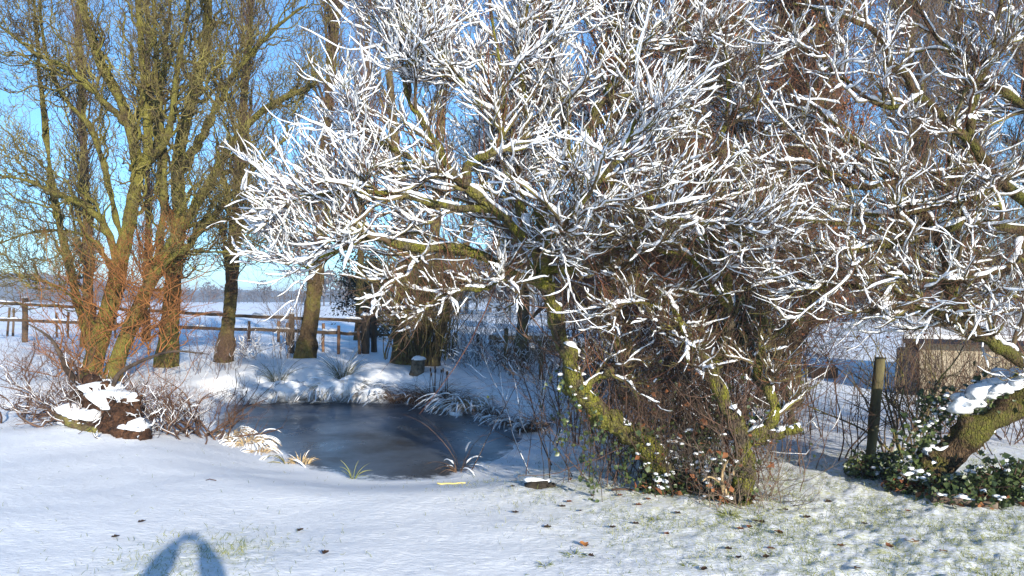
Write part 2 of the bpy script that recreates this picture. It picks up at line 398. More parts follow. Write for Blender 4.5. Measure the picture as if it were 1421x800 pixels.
def build_ground():
    f = math.radians(46)
    th = np.concatenate([np.linspace(-PI, -f, 70)[:-1], np.linspace(-f, f, 760), np.linspace(f, PI, 70)[1:]])[:-1]
    rr = [0.25]
    while rr[-1] < 3000:
        r = rr[-1]
        rr.append(r + (min(max(r * r / (H * F) * 2.6, 0.02), 0.12) if 3.5 < r < 22 else max(0.12, r * 0.05)))
    r = np.array(rr); R_, T_ = np.meshgrid(r, th, indexing='ij')
    x = R_ * np.sin(T_); y = R_ * np.cos(T_)
    z = gz(x, y)
    tn = thin_snow(x, y)
    nearf = sstep(24, 9, R_)
    # settled, wind-rippled snow on the lawn; tussocky where the snow is thin
    fine = 0.009 * vn(x * 2.3, y * 4.1) + 0.007 * vn(x * 9 + y * 3, y * 15 + 5) + 0.006 * vn(x * 25 + 3 + y * 6, y * 33)
    tus = 0.040 * np.maximum(vn(x * 6.5 + 31, y * 7.5), -0.1) + 0.022 * vn(x * 15, y * 17 + 8) + 0.012 * vn(x * 33, y * 35)
    dry = sstep(-0.02, 0.15, z - WZ)
    z = z + (fine + tn * tus) * nearf * dry
    nr, nt_ = x.shape
    v = np.stack([x, y, z], -1).reshape(-1, 3)
    i = np.arange(nr - 1)[:, None]; j = np.arange(nt_)[None]; j2 = (j + 1) % nt_
    q = np.stack([i * nt_ + j, (i + 1) * nt_ + j, (i + 1) * nt_ + j2, i * nt_ + j2], -1).reshape(-1, 4)
    mb = MB(); mb.add(v, q)
    c = len(v); mb.add([[0, 0, float(z[0].mean())]])
    mb.f3.append(np.stack([np.full(nt_, c), np.arange(nt_), (np.arange(nt_) + 1) % nt_], -1)); mb.m3.append(np.zeros(nt_))
    o = mb.build('ground', GROUND)
    at_ = o.data.attributes.new('thin', 'FLOAT', 'POINT')
    at_.data.foreach_set('value', np.concatenate([tn.ravel(), [0]]).astype(np.float32))
    tag(o, kind='structure')

def ground_material():
    m, nt, b = mat('snowy_lawn')
    geo = nd(nt, 'ShaderNodeNewGeometry'); pos = geo.outputs['Position']
    a = nd(nt, 'ShaderNodeAttribute', attribute_name='thin')
    n = nd(nt, 'ShaderNodeTexNoise', Scale=9.0, Detail=6, Roughness=0.7); nt.links.new(pos, n.inputs['Vector'])
    n2 = nd(nt, 'ShaderNodeTexNoise', Scale=34.0, Detail=4, Roughness=0.7); nt.links.new(pos, n2.inputs['Vector'])
    mul = nd(nt, 'ShaderNodeMath', operation='MULTIPLY'); nt.links.new(n.outputs['Fac'], mul.inputs[0]); nt.links.new(n2.outputs['Fac'], mul.inputs[1])
    mr = nd(nt, 'ShaderNodeMapRange'); mr.inputs['From Min'].default_value = 0.20; mr.inputs['From Max'].default_value = 0.37
    nt.links.new(mul.outputs[0], mr.inputs['Value'])
    m3 = nd(nt, 'ShaderNodeMath', operation='MULTIPLY'); nt.links.new(mr.outputs['Result'], m3.inputs[0]); nt.links.new(a.outputs['Fac'], m3.inputs[1])
    mx = nd(nt, 'ShaderNodeMix', data_type='RGBA')
    mx.inputs['A'].default_value = (0.87, 0.885, 0.92, 1); mx.inputs['B'].default_value = (0.52, 0.52, 0.24, 1)
    nt.links.new(m3.outputs[0], mx.inputs['Factor']); nt.links.new(mx.outputs['Result'], b.inputs['Base Color'])
    b.inputs['Roughness'].default_value = 0.6; b.inputs['Specular IOR Level'].default_value = 0.25
    mpg = nd(nt, 'ShaderNodeMapping'); mpg.inputs['Scale'].default_value = (.55, 1.25, 1); mpg.inputs['Rotation'].default_value = (0, 0, .2); nt.links.new(pos, mpg.inputs['Vector'])
    n3 = nd(nt, 'ShaderNodeTexNoise', Scale=22.0, Detail=9, Roughness=0.72); nt.links.new(mpg.outputs[0], n3.inputs['Vector'])
    bp = nd(nt, 'ShaderNodeBump', Strength=0.9, Distance=0.025); nt.links.new(n3.outputs['Fac'], bp.inputs['Height']); nt.links.new(bp.outputs['Normal'], b.inputs['Normal'])
    return m

def ice_material():
    m, nt, b = mat('frozen_pond')
    geo = nd(nt, 'ShaderNodeNewGeometry'); pos = geo.outputs['Position']
    n = nd(nt, 'ShaderNodeTexNoise', Scale=0.55, Detail=6, Roughness=0.6); nt.links.new(pos, n.inputs['Vector'])
    c = ramp(nt, n.outputs['Fac'], [(0.34, (0.04, 0.037, 0.035)), (0.5, (0.075, 0.092, 0.12)), (0.66, (0.12, 0.145, 0.185))])
    ea = nd(nt, 'ShaderNodeAttribute', attribute_name='edge'); nf = nd(nt, 'ShaderNodeTexNoise', Scale=3.5, Detail=9, Roughness=0.75); nt.links.new(pos, nf.inputs['Vector'])
    fm = nd(nt, 'ShaderNodeMath', operation='MULTIPLY_ADD'); fm.inputs[1].default_value = .42; nt.links.new(ea.outputs['Fac'], fm.inputs[0]); nt.links.new(nf.outputs['Fac'], fm.inputs[2])
    fr = nd(nt, 'ShaderNodeMapRange'); fr.inputs['From Min'].default_value = .80; fr.inputs['From Max'].default_value = .95; nt.links.new(fm.outputs[0], fr.inputs['Value'])
    mx = nd(nt, 'ShaderNodeMix', data_type='RGBA'); mx.inputs['B'].default_value = (.62, .66, .72, 1); nt.links.new(fr.outputs['Result'], mx.inputs['Factor']); nt.links.new(c, mx.inputs['A'])
    nt.links.new(mx.outputs['Result'], b.inputs['Base Color'])
    n2 = nd(nt, 'ShaderNodeTexNoise', Scale=1.6, Detail=8, Roughness=0.7); nt.links.new(pos, n2.inputs['Vector'])
    mr = nd(nt, 'ShaderNodeMapRange'); mr.inputs['From Min'].default_value = 0.35; mr.inputs['From Max'].default_value = 0.65; mr.inputs['To Min'].default_value = 0.24; mr.inputs['To Max'].default_value = 0.42
    nt.links.new(n2.outputs['Fac'], mr.inputs['Value']); nt.links.new(mr.outputs['Result'], b.inputs['Roughness'])
    b.inputs['IOR'].default_value = 1.31
    n3 = nd(nt, 'ShaderNodeTexNoise', Scale=7.0, Detail=5); nt.links.new(pos, n3.inputs['Vector'])
    bp = nd(nt, 'ShaderNodeBump', Strength=0.12, Distance=0.02); nt.links.new(n3.outputs['Fac'], bp.inputs['Height']); nt.links.new(bp.outputs['Normal'], b.inputs['Normal'])
    return m

GROUND = ground_material()
build_ground()
pm = MB(); cen = POND.mean(0); nP = len(POND); kk_ = np.array([1.06, 1.0, .985, .97, .95, .92, .88, .82, .72, .55, .3])
pm.add(np.concatenate([np.hstack([cen + (POND - cen) * q, np.full((nP, 1), WZ)]) for q in kk_] + [np.array([[*cen, WZ]])]))
i_ = np.arange(nP); j_ = (i_ + 1) % nP
for q in range(len(kk_) - 1): pm.f4.append(np.stack([q * nP + i_, q * nP + j_, (q + 1) * nP + j_, (q + 1) * nP + i_], -1)); pm.m4.append(np.zeros(nP))
q = len(kk_) - 1; pm.f3.append(np.stack([q * nP + i_, q * nP + j_, np.full(nP, (q + 1) * nP)], -1)); pm.m3.append(np.zeros(nP))
po = pm.build('pond_water', ice_material()); tag(po, kind='structure')
ea = po.data.attributes.new('edge', 'FLOAT', 'POINT'); ea.data.foreach_set('value', np.concatenate([np.repeat(np.clip((kk_ - .80) / .2, 0, 1), nP), [0]]).astype(np.float32))

# distant hills: one ridge sheet far behind the fields
def build_hills():
    az = np.radians(np.linspace(-75, 75, 300)); dep = np.linspace(0, 1, 14)
    A_, D_ = np.meshgrid(az, dep, indexing='ij')
    r = 680 + 450 * D_
    hgt = (24 + 13 * vn(A_ * 6 + 3, A_ * 0 + 1) + 6 * vn(A_ * 17, A_ * 0 + 4) + 2 * vn(A_ * 150, D_ * 9)) * np.sin(np.clip(D_ * 1.15, 0, 1) * PI / 2) * (0.7 + 0.75 * sstep(-0.42, -0.58, A_))
    v = np.stack([r * np.sin(A_), r * np.cos(A_), hgt - 2], -1)
    mb = MB(); n0, n1 = A_.shape
    i = np.arange(n0 - 1)[:, None] * n1; j = np.arange(n1 - 1)[None]
    mb.add(v.reshape(-1, 3), np.stack([i + j, i + j + 1, i + n1 + j + 1, i + n1 + j], -1).reshape(-1, 4))
    tag(mb.build('hills', HILLM), kind='structure')
build_hills()

# ------------------------------------------------------------------ the two snow-laden trees
def px_line(pts, n=16):
    return spline([at(*p) for p in pts], n)

def lin(r0, r1, n=16, p=0.8):
    return r0 + (r1 - r0) * np.linspace(0, 1, n) ** p

def knotted(P, R, rng, a=0.02):
    """crooked, knobbly limbs"""
    P = P.copy(); n = len(P)
    P[1:-1] += rng.normal(size=(n - 2, 3)) * a * np.minimum(1, R[1:-1, None] * 12)
    R = R * (1 + 0.16 * rng.normal(size=n))
    return P, np.maximum(R, 0.004)

def resample(P, R, n):
    Q = spline(np.hstack([P, R[:, None]]), n)
    return Q[:, :3], np.maximum(Q[:, 3], 0.003)

def snowy_tree(root, trunks, limbs, seed, bark, k1=11, k2=9, k3=7, l1=0.92, shoots=5, snow=0.0285, keep=1.0):
    rng = np.random.default_rng(seed)
    for pts, r0, r1 in trunks:
        P = px_line(pts, 26); P, R = knotted(P, lin(r0, r1, 26), rng, 0.03)
        P, R = resample(P, R, 90)
        R = R * (1 + 0.05 * rng.normal(size=90))
        P[0] -= UP * 0.15
        R[:4] *= np.array([1.7, 1.45, 1.25, 1.1])
        mb = MB().tubes(P, R, 18, cap=True, rough=.07, ridge=.09)
        # burrs and broken stubs
        for q in rng.integers(5, 80, 12):
            mb.lump(P[q] + norm(rng.normal(size=3)) * R[q] * 0.8, np.array([1, 1, 1.2]) * R[q] * (0.35 + 0.35 * rng.random()), rng, 0, 8, 6, 0.4)
        o = part(mb, 'trunk', bark, root)
        s = MB().snow(P[8:], R[8:], 0.06, rng, m=9, pieces=9, keep=0.6, wide=0.7, power=1.2)
        if s.n: part(s, 'snow', SNOW, o)
    LP, LR = [], []
    for pts, r0, r1 in [q[:3] for q in limbs]:
        P = px_line(pts, 20); P, R = knotted(P, lin(r0, r1, 20), rng, 0.035)
        LP.append(P); LR.append(R)
        Pf, Rf = resample(P, R, 40)
        o = part(MB().tubes(Pf, Rf, 9, cap=True, rough=.10), 'limb', bark, root)
        s = MB().snow(P, R, snow * 1.35, rng, m=14, sides=8, pieces=4, keep=0.92, wide=0.5)
        s.snow(P, R, snow * 1.1, rng, m=8, sides=7, pieces=8, keep=0.75, wide=0.6)
        if s.n: part(s, 'snow', SNOW, o)
    LP = np.array(LP); LR = np.array(LR)
    LP0, LR0 = LP, LR
    cr = MB(); sn = MB()
    for grp, ls, sk in ((0, 1.0, keep), (1, 0.55, 0.38), (3, 0.9, 0.66)):
        g = [i for i, q in enumerate(limbs) if (q[3] if len(q) > 3 else 0) == grp]
        if not g: continue
        LP, LR = LP0[g], LR0[g]
        P1, R1 = grow(LP, LR, k1, rng, 0.10, 1.0, (18, 52), l1 * ls, 0.35, 0.66, 15, 0.12, 0.005, 0.25, 0.6, 0.25, 0.005, 0.022, 0.15, 0.7, flat=0.65)
        P2, R2 = grow(P1, R1, k2, rng, 0.08, 1.0, (16, 48), l1 * ls * 0.55, 0.4, 0.45, 12, 0.13, 0.035, 0.3, 0.62, 0.35, 0.0035, 0.010, 0.16, 0.8, flat=0.75)
        P3, R3 = grow(P2, R2, k3, rng, 0.10, 1.0, (18, 50), l1 * ls * 0.27, 0.45, 0.3, 9, 0.13, 0.085, 0.3, 0.7, 0.4, 0.0026, 0.005, 0.15, 0.9)
        P4, R4 = grow(P2, R2, 5 if sk == 1 else 7, rng, 0.1, 1.0, (25, 75), l1 * ls * 0.22, 0.5, 0.3, 6, 0.14, 0.05, 0.0, 0.5, 0.5, 0.0022, 0.004, 0.1)
        PS, RS = grow(LP, LR, shoots, rng, 0.1, 0.95, (60, 90), 0.75, 0.4, 0.2, 6, 0.05, 0.16, 1.5, 0.3, 0.4, 0.003, 0.006)
        PT, RT = grow(P1, R1, shoots, rng, 0.1, 0.95, (40, 90), 0.40, 0.4, 0.2, 6, 0.05, 0.16, 1.5, 0.3, 0.4, 0.003, 0.005)
        cr.tubes(P1, R1, 6).tubes(P2, R2, 5).tubes(P3, R3, 3).tubes(P4, R4, 3, mat=2).tubes(PS, RS, 3, mat=1).tubes(PT, RT, 3, mat=1)
        sn.snow(P1, R1, snow * 1.0, rng, m=18, pieces=1, keep=0.95 * sk ** .4, sides=7)
        sn.snow(P2, R2, snow * 0.85, rng, m=14, pieces=1, keep=0.90 * sk)
        sn.snow(P3, R3, snow * 0.62, rng, m=9, sides=5, keep=0.72 * sk * sk)
    crown = part(cr, 'crown', [BRANCH, RED, DARKT], root)
    part(sn, 'snow', SNOW, crown)
    LP, LR = LP0, LR0
    print('snowy', root.name, len(P1), len(P2), len(P3))
    return LP, LR, P1, R1

def ivy_part(root, centres, n, size, spread, seed, snowy=0.15, name='ivy'):
    rng = np.random.default_rng(seed)
    c = np.repeat(np.asarray(centres, float), n, 0)
    c = c + rng.normal(size=c.shape) * spread
    o = part(MB().leaves(c, size, rng, aspect=0.95), name, IVY, root)
    k = rng.random(len(c)) < snowy
    if k.any():
        s = MB()
        for p in c[k][:400]: s.lump(p + UP * size * 0.25, np.array([1, 1, 0.45]) * size * (0.35 + 0.4 * rng.random()), rng, 0, 7, 5, 0.4)
        part(s, 'snow', SNOW, o)
    return o

mt = thing('snowy_tree', ground_pt(*(at(975, 680, 7.8)[:2])), 'big spreading snow-laden tree with two crooked mossy trunks beside the frozen pond', 'tree')
trunks = [
    ([(932, 678, 8.05), (908, 638, 7.95), (878, 606, 7.9), (835, 580, 7.8), (806, 542, 7.7), (788, 500, 7.6), (778, 455, 7.55), (760, 400, 7.5)], 0.135, 0.070),
    ([(1020, 694, 7.5), (1030, 642, 7.5), (1034, 604, 7.5), (1012, 575, 7.5), (990, 520, 7.5), (1008, 465, 7.5), (1013, 417, 7.4), (1003, 350, 7.3)], 0.105, 0.035)]
limbs = [
    ([(762, 405, 7.5), (700, 372, 7.2), (640, 348, 6.9), (560, 342, 6.7), (520, 333, 6.6), (480, 343, 6.5), (450, 356, 6.5), (425, 372, 6.4)], 0.06, 0.012),
    ([(757, 398, 7.5), (735, 340, 7.3), (690, 292, 7.1), (640, 256, 6.9), (600, 236, 6.8), (560, 215, 6.7), (530, 195, 6.6), (500, 180, 6.5)], 0.06, 0.012),
    ([(642, 256, 6.9), (655, 226, 6.9), (690, 205, 6.8), (700, 150, 6.8), (690, 80, 6.8), (680, 0, 6.9)], 0.045, 0.012),
    ([(760, 402, 7.5), (748, 335, 7.6), (762, 280, 7.6), (785, 232, 7.7), (815, 186, 7.8), (860, 160, 7.9), (910, 145, 8.0), (975, 118, 8.2)], 0.075, 0.018),
    ([(785, 232, 7.7), (790, 170, 7.5), (770, 100, 7.4), (760, 20, 7.3), (750, -80, 7.3)], 0.045, 0.012),
    ([(780, 242, 7.7), (850, 252, 7.6), (900, 275, 7.5), (960, 272, 7.4), (1020, 285, 7.4), (1085, 292, 7.3)], 0.042, 0.010, 3),
    ([(752, 380, 7.5), (800, 372, 7.3), (870, 380, 7.1), (920, 410, 7.0), (948, 460, 6.9), (955, 505, 6.8)], 0.045, 0.012, 1),
    ([(690, 292, 7.1), (620, 287, 6.7), (560, 272, 6.5), (510, 266, 6.4), (460, 268, 6.3), (415, 272, 6.3)], 0.038, 0.010),
    ([(640, 256, 6.9), (592, 180, 6.7), (562, 120, 6.6), (555, 60, 6.6), (555, 5, 6.6)], 0.035, 0.010),
    ([(815, 186, 7.8), (850, 110, 7.7), (880, 40, 7.7), (900, -60, 7.7)], 0.045, 0.014),
    ([(700, 372, 7.2), (680, 398, 6.9), (640, 402, 6.6), (600, 418, 6.5), (566, 440, 6.4)], 0.030, 0.008, 1),
    ([(1034, 612, 7.5), (1068, 588, 7.4), (1074, 556, 7.4), (1060, 530, 7.4), (1047, 503, 7.4), (1060, 483, 7.35), (1083, 458, 7.3), (1112, 430, 7.2), (1160, 385, 7.1)], 0.062, 0.016, 1),
    ([(1040, 612, 7.5), (1075, 604, 7.4), (1112, 594, 7.3)], 0.05, 0.035, 2),
    ([(806, 540, 7.7), (844, 518, 7.6), (856, 494, 7.6), (851, 454, 7.6), (849, 420, 7.6)], 0.048, 0.022, 1),
    ([(1012, 430, 7.4), (960, 362, 7.2), (900, 342, 7.0), (830, 345, 6.9), (775, 330, 6.8)], 0.032, 0.010, 3),
    ([(1003, 355, 7.3), (1040, 300, 7.4), (1060, 220, 7.5), (1050, 140, 7.6), (1060, 50, 7.7)], 0.038, 0.012, 3),
    ([(960, 272, 7.4), (1000, 200, 7.3), (1010, 120, 7.3), (1000, 20, 7.3)], 0.03, 0.010, 3),
    ([(735, 340, 7.3), (722, 250, 7.4), (732, 160, 7.3), (720, 80, 7.2), (740, -30, 7.2)], 0.042, 0.012),
    ([(752, 385, 7.5), (765, 335, 6.7), (805, 285, 6.1), (855, 225, 5.8), (885, 160, 5.6)], 0.042, 0.012),
    ([(752, 385, 7.5), (720, 330, 8.4), (700, 250, 9.0), (690, 150, 9.4)], 0.042, 0.012),
    ([(870, 380, 7.1), (885, 335, 6.6), (930, 305, 6.3), (990, 312, 6.2), (1050, 330, 6.2)], 0.03, 0.009, 3),
    ([(910, 145, 8.0), (940, 80, 7.8), (960, 10, 7.7), (975, -60, 7.6)], 0.03, 0.010),
    ([(700, 150, 6.8), (640, 110, 6.6), (600, 50, 6.5), (580, -20, 6.5)], 0.03, 0.009),
    ([(990, 520, 7.5), (960, 470, 7.2), (915, 430, 7.0), (880, 420, 6.8), (840, 430, 6.7)], 0.03, 0.010, 1),
]
MLP, MLR, MP1, MR1 = snowy_tree(mt, trunks, limbs, 21, MOSS)
rng = np.random.default_rng(19)
TP = np.array([px_line(q[0], 20) for q in trunks]); TR = np.array([lin(q[1], q[2], 20) for q in trunks])
PS, RS = grow(TP, TR, 46, rng, 0.08, 0.98, (40, 90), 0.8, 0.45, 0.2, 10, 0.07, 0.14, 1.0, 0.1, 0.4, 0.003, 0.007, 0.08)
PU, RU = grow(PS, RS, 4, rng, 0.2, 1.0, (25, 60), 0.25, 0.45, 0.2, 6, 0.10, 0.06, 0.4, 0.6, 0.4, 0.0025, 0.004, 0.1)
part(MB().tubes(PS, RS, 4).tubes(PU, RU, 3), 'crown', TWIG, mt)

rt = thing('ivy_clad_tree', ground_pt(*(at(1285, 672, 8.1)[:2])), 'snowy mossy tree leaning out of an ivy mound beside the cream building', 'tree')
trunks = [([(1262, 690, 8.15), (1298, 645, 8.05), (1345, 600, 7.95), (1400, 562, 7.85), (1470, 522, 7.75), (1530, 440, 7.65), (1552, 330, 7.55), (1545, 190, 7.5), (1530, 60, 7.5)], 0.17, 0.07)]
limbs = [
    ([(1500, 500, 7.7), (1440, 512, 7.3), (1390, 485, 7.1), (1350, 457, 7.0), (1310, 437, 6.9), (1268, 425, 6.8), (1200, 432, 6.7)], 0.095, 0.022),
    ([(1340, 450, 6.95), (1312, 388, 6.9), (1299, 325, 6.9), (1265, 280, 6.85), (1245, 250, 6.8), (1200, 205, 6.8), (1150, 165, 6.7), (1100, 128, 6.7)], 0.055, 0.012),
    ([(1350, 457, 7.0), (1325, 390, 7.1), (1332, 310, 7.2), (1318, 230, 7.3), (1330, 150, 7.3)], 0.045, 0.012),
    ([(1545, 360, 7.6), (1415, 272, 7.1), (1380, 235, 7.0), (1345, 195, 7.0), (1280, 135, 6.9), (1240, 90, 6.9), (1220, 50, 6.9), (1175, 25, 6.8), (1100, 5, 6.8)], 0.065, 0.012),
    ([(1345, 195, 7.0), (1350, 140, 7.0), (1370, 90, 7.0), (1385, 40, 7.0), (1392, -50, 7.0)], 0.04, 0.012),
    ([(1549, 270, 7.5), (1420, 240, 7.1), (1350, 274, 6.9), (1310, 283, 6.8), (1240, 300, 6.7), (1170, 290, 6.6)], 0.05, 0.010),
    ([(1549, 345, 7.6), (1420, 322, 7.2), (1350, 311, 7.0), (1290, 322, 6.8), (1200, 312, 6.7), (1120, 308, 6.6), (1050, 298, 6.5)], 0.05, 0.010),
    ([(1310, 437, 6.9), (1240, 408, 6.8), (1180, 398, 6.7), (1120, 392, 6.6), (1062, 378, 6.5)], 0.035, 0.009),
    ([(1299, 325, 6.9), (1230, 342, 6.7), (1150, 350, 6.6), (1080, 332, 6.5)], 0.034, 0.009),
    ([(1545, 200, 7.5), (1430, 150, 7.3), (1360, 105, 7.2), (1300, 50, 7.2), (1260, -20, 7.2)], 0.045, 0.010),
    ([(1245, 250, 6.8), (1190, 260, 6.6), (1130, 230, 6.5), (1080, 225, 6.5)], 0.03, 0.009),
    ([(1280, 135, 6.9), (1230, 150, 6.8), (1170, 110, 6.7), (1120, 70, 6.7)], 0.03, 0.009),
    ([(1420, 322, 7.2), (1400, 370, 7.0), (1350, 385, 6.8), (1290, 390, 6.6), (1230, 380, 6.5)], 0.034, 0.009),
    ([(1500, 480, 7.7), (1430, 420, 7.4), (1380, 400, 7.2), (1340, 350, 7.1)], 0.035, 0.010),
]
RLP, RLR, RP1, RR1 = snowy_tree(rt, trunks, limbs, 33, MOSSR, k1=9, k2=7, k3=5, l1=0.85, shoots=3, snow=0.027, keep=.7)

# ivy and hanging strands on both trees
rng = np.random.default_rng(4)
c = [at(x, y, d) for x, y, d in [(905, 645, 7.9), (935, 665, 7.9), (960, 650, 7.8), (985, 660, 7.6), (1010, 640, 7.5), (930, 610, 8.0), (890, 610, 7.8), (970, 610, 7.8), (790, 530, 7.7), (800, 545, 7.7), (1050, 590, 7.5)]]
ivy_part(mt, c, 55, 0.05, 0.09, 8)
def strands(root, tops, seed, leaf=0.045):
    rng = np.random.default_rng(seed); lines = []; lv = []
    for p, ln in tops:
        q = [np.asarray(p, float)]
        for k in range(9): q.append(q[-1] + np.array([rng.normal() * .025, rng.normal() * .025, -ln / 9]))
        lines.append(q)
        for s in q[2:]: lv += [s + rng.normal(size=3) * 0.03 for _ in range(rng.integers(2, 7))]
    L = np.array(lines)
    mb = MB().tubes(L, np.full(L.shape[:2], 0.003), 3, mat=1).leaves(np.array(lv), leaf, rng, 0, 0.2, 0.95)
    part(mb, 'ivy', [IVY, TWIG], root)
strands(mt, [(at(790, 560, 7.7), 0.5), (at(806, 548, 7.7), 0.85), (at(818, 585, 7.6), 0.62), (at(828, 590, 7.7), 0.75), (at(862, 600, 7.8), 0.5), (at(875, 610, 7.8), 0.45), (at(820, 560, 7.6), 0.35)], 9)
c = [at(x, y, d) for x, y, d in [(1275, 600, 8.2), (1300, 580, 8.2), (1320, 560, 8.1), (1345, 555, 8.1), (1370, 545, 8.0), (1400, 540, 7.9), (1260, 620, 8.1), (1290, 620, 8.1), (1240, 640, 8.2), (1260, 660, 8.0), (1290, 560, 8.3), (1360, 570, 8.1)]]
ivy_part(rt, c, 70, 0.055, 0.10, 12, 0.10)
s = MB()
for x, y, d, r in [(1330, 566, 8.0, .08), (1342, 557, 7.95, .11), (1356, 552, 8.0, .09), (1368, 546, 7.9, .12), (1382, 541, 7.85, .10), (1394, 534, 7.85, .13), (1410, 528, 7.8, .12), (1425, 520, 7.75, .12), (1374, 536, 8.05, .10), (1402, 522, 8.0, .12)]:
    s.lump(at(x, y, d), (r * 1.15, r, r * 0.55), rng, 0, 18, 10, 0.75)
part(s, 'snow', SNOW, rt)

# ------------------------------------------------------------------ bare trees
def bare_tree(root, trunks, seed, bark, twig, k=(14, 9, 6), l=(2.2, 1.0, 0.45), ang=(20, 50), up=0.05, helix=(0.25, 0.35, 0.4), wig=0.08, limbs=(), rt=0.0045, t0=0.3, sides=10, start=0.0, moss=None, thin=1.0):
    """trunks and limbs: (line (n,3), r0, r1) in world coordinates; everything finer is grown from them"""
    rng = np.random.default_rng(seed)
    LP, LR = [], []
    for q, (pts, r0, r1) in enumerate(list(trunks) + list(limbs)):
        P = spline(pts, 24); R = lin(r0, r1, 24, 0.85)
        if q < len(trunks): P = P.copy(); P[0] -= UP * 0.2
        P2, R2 = resample(*(knotted(P, R, rng, 0.02) if q >= len(trunks) else (P + np.cumsum(rng.normal(size=P.shape), 0) * .006, R * (1 + .035 * rng.normal(size=24)))), 70)
        if q < len(trunks): R2[:5] *= np.array([1.55, 1.35, 1.2, 1.1, 1.05]) if start == 0 else 1
        R2 = R2 * (1 + 0.04 * rng.normal(size=70))
        mb = MB().tubes(P2, R2, 18 if q < len(trunks) else 8, cap=True, rough=.06, ridge=.10)
        if q < len(trunks):
            for z in rng.integers(3, 30, 7): mb.lump(P2[z] + norm(rng.normal(size=3)) * R2[z] * 0.8, np.array([1, 1, 1.5]) * R2[z] * (0.25 + 0.25 * rng.random()), rng, 0, 8, 6, 0.4)
        part(mb, 'trunk' if q < len(trunks) else 'limb', bark, root)
        LP.append(P); LR.append(R)
    LP = np.array(LP); LR = np.array(LR)
    P1, R1 = grow(LP, LR, k[0], rng, t0, 1.0, ang, l[0], 0.35, 0.45, 16, wig, up, 0.6, 0.42, 0.22, rt * 2, 0.05, helix[0], 1.3)
    P2, R2 = grow(P1, R1, k[1], rng, 0.12, 1.0, (20, 50), l[1], 0.35, 0.3, 10, wig, up * 1.2, 0.5, 0.5, 0.35, rt * 1.3, 0.02, helix[1], 1.5)
    P3, R3 = grow(P2, R2, k[2], rng, 0.1, 1.0, (20, 55), l[2], 0.4, 0.3, 6, wig, up * 1.2, 0.3, 0.6, 0.5, rt, 0.007, helix[2], 1.7)
    part(MB().tubes(P1, R1, 5).tubes(P2, R2, 4, mat=1).tubes(P3, R3, 3, mat=1), 'crown', [bark, twig], root)
    print('bare', root.name, len(P1), len(P2), len(P3))
    return LP, LR, P1, R1, P2, R2

def wl(pts): return np.array([at(*p) for p in pts])
def base_at(x, y, d): p = at(x, y, d); return ground_pt(p[0], p[1])

D = 17.0
wt = thing('willow_tree', base_at(135, 530, D), 'gnarled many-stemmed willow with orange shoots standing behind the rotten stump', 'tree')
W1 = [(wl([(118, 545, D), (138, 478, D), (158, 410, D), (172, 345, D), (184, 282, D), (190, 228, D), (172, 150, D), (142, 92, D), (120, 30, D), (105, -60, D), (95, -140, D)]), 0.22, 0.05),
      (wl([(148, 548, 16.6), (182, 455, 16.6), (215, 385, 16.6), (247, 330, 16.5), (262, 308, 16.4), (300, 246, 16.2), (322, 208, 16.1), (365, 160, 16), (402, 138, 15.8), (440, 120, 15.6)]), 0.17, 0.04),
      (wl([(190, 228, D), (206, 212, D), (202, 130, D), (196, 50, D), (190, -40, D), (185, -130, D)]), 0.12, 0.035)]
W1L = [(wl([(130, 510, D), (112, 440, 17.2), (95, 360, 17.3), (72, 260, 17.4), (60, 150, 17.4), (50, 40, 17.4), (45, -60, 17.4)]), 0.11, 0.03),
       (wl([(165, 500, 16.8), (200, 420, 16.9), (222, 330, 17), (228, 230, 17), (218, 120, 17), (214, 20, 17), (210, -80, 17)]), 0.12, 0.03),
       (wl([(215, 385, 16.6), (270, 330, 16.2), (330, 262, 15.9), (372, 215, 15.7), (400, 190, 15.6)]), 0.09, 0.02),
       (wl([(172, 345, D), (148, 250, 17.2), (128, 180, 17.3), (85, 130, 17.3), (62, 60, 17.3), (52, -30, 17.3)]), 0.09, 0.025),
       (wl([(162, 400, D), (155, 335, 16.8), (130, 295, 16.6), (80, 270, 16.4), (35, 250, 16.2), (-10, 243, 16.0)]), 0.10, 0.025),
       (wl([(175, 170, D), (150, 146, 16.8), (100, 100, 16.5), (50, 74, 16.2), (0, 36, 16)]), 0.09, 0.025),
       (wl([(160, 380, D), (120, 330, 17.3), (70, 320, 17.6), (20, 330, 17.8), (-20, 350, 18)]), 0.06, 0.015),
       (wl([(190, 235, D), (225, 205, 16.8), (240, 150, 16.6), (250, 80, 16.5), (262, 0, 16.5), (270, -80, 16.5)]), 0.11, 0.03),
       (wl([(255, 315, 16.5), (290, 310, 16.0), (340, 300, 15.6), (385, 305, 15.4)]), 0.05, 0.012),
       (wl([(205, 400, 16.6), (245, 355, 16.2), (300, 350, 15.8), (350, 352, 15.6)]), 0.05, 0.012),
       (wl([(145, 470, D), (110, 420, 16.6), (70, 395, 16.2), (20, 380, 16)]), 0.05, 0.012)]
bare_tree(wt, W1, 41, WILLOWB, WILLOWT, k=(17, 9, 5), l=(2.2, 1.0, 0.50), limbs=W1L, up=0.045, helix=(0.5, 0.6, 0.65), ang=(20, 60), t0=0.2, rt=0.0058)
rng = np.random.default_rng(77)
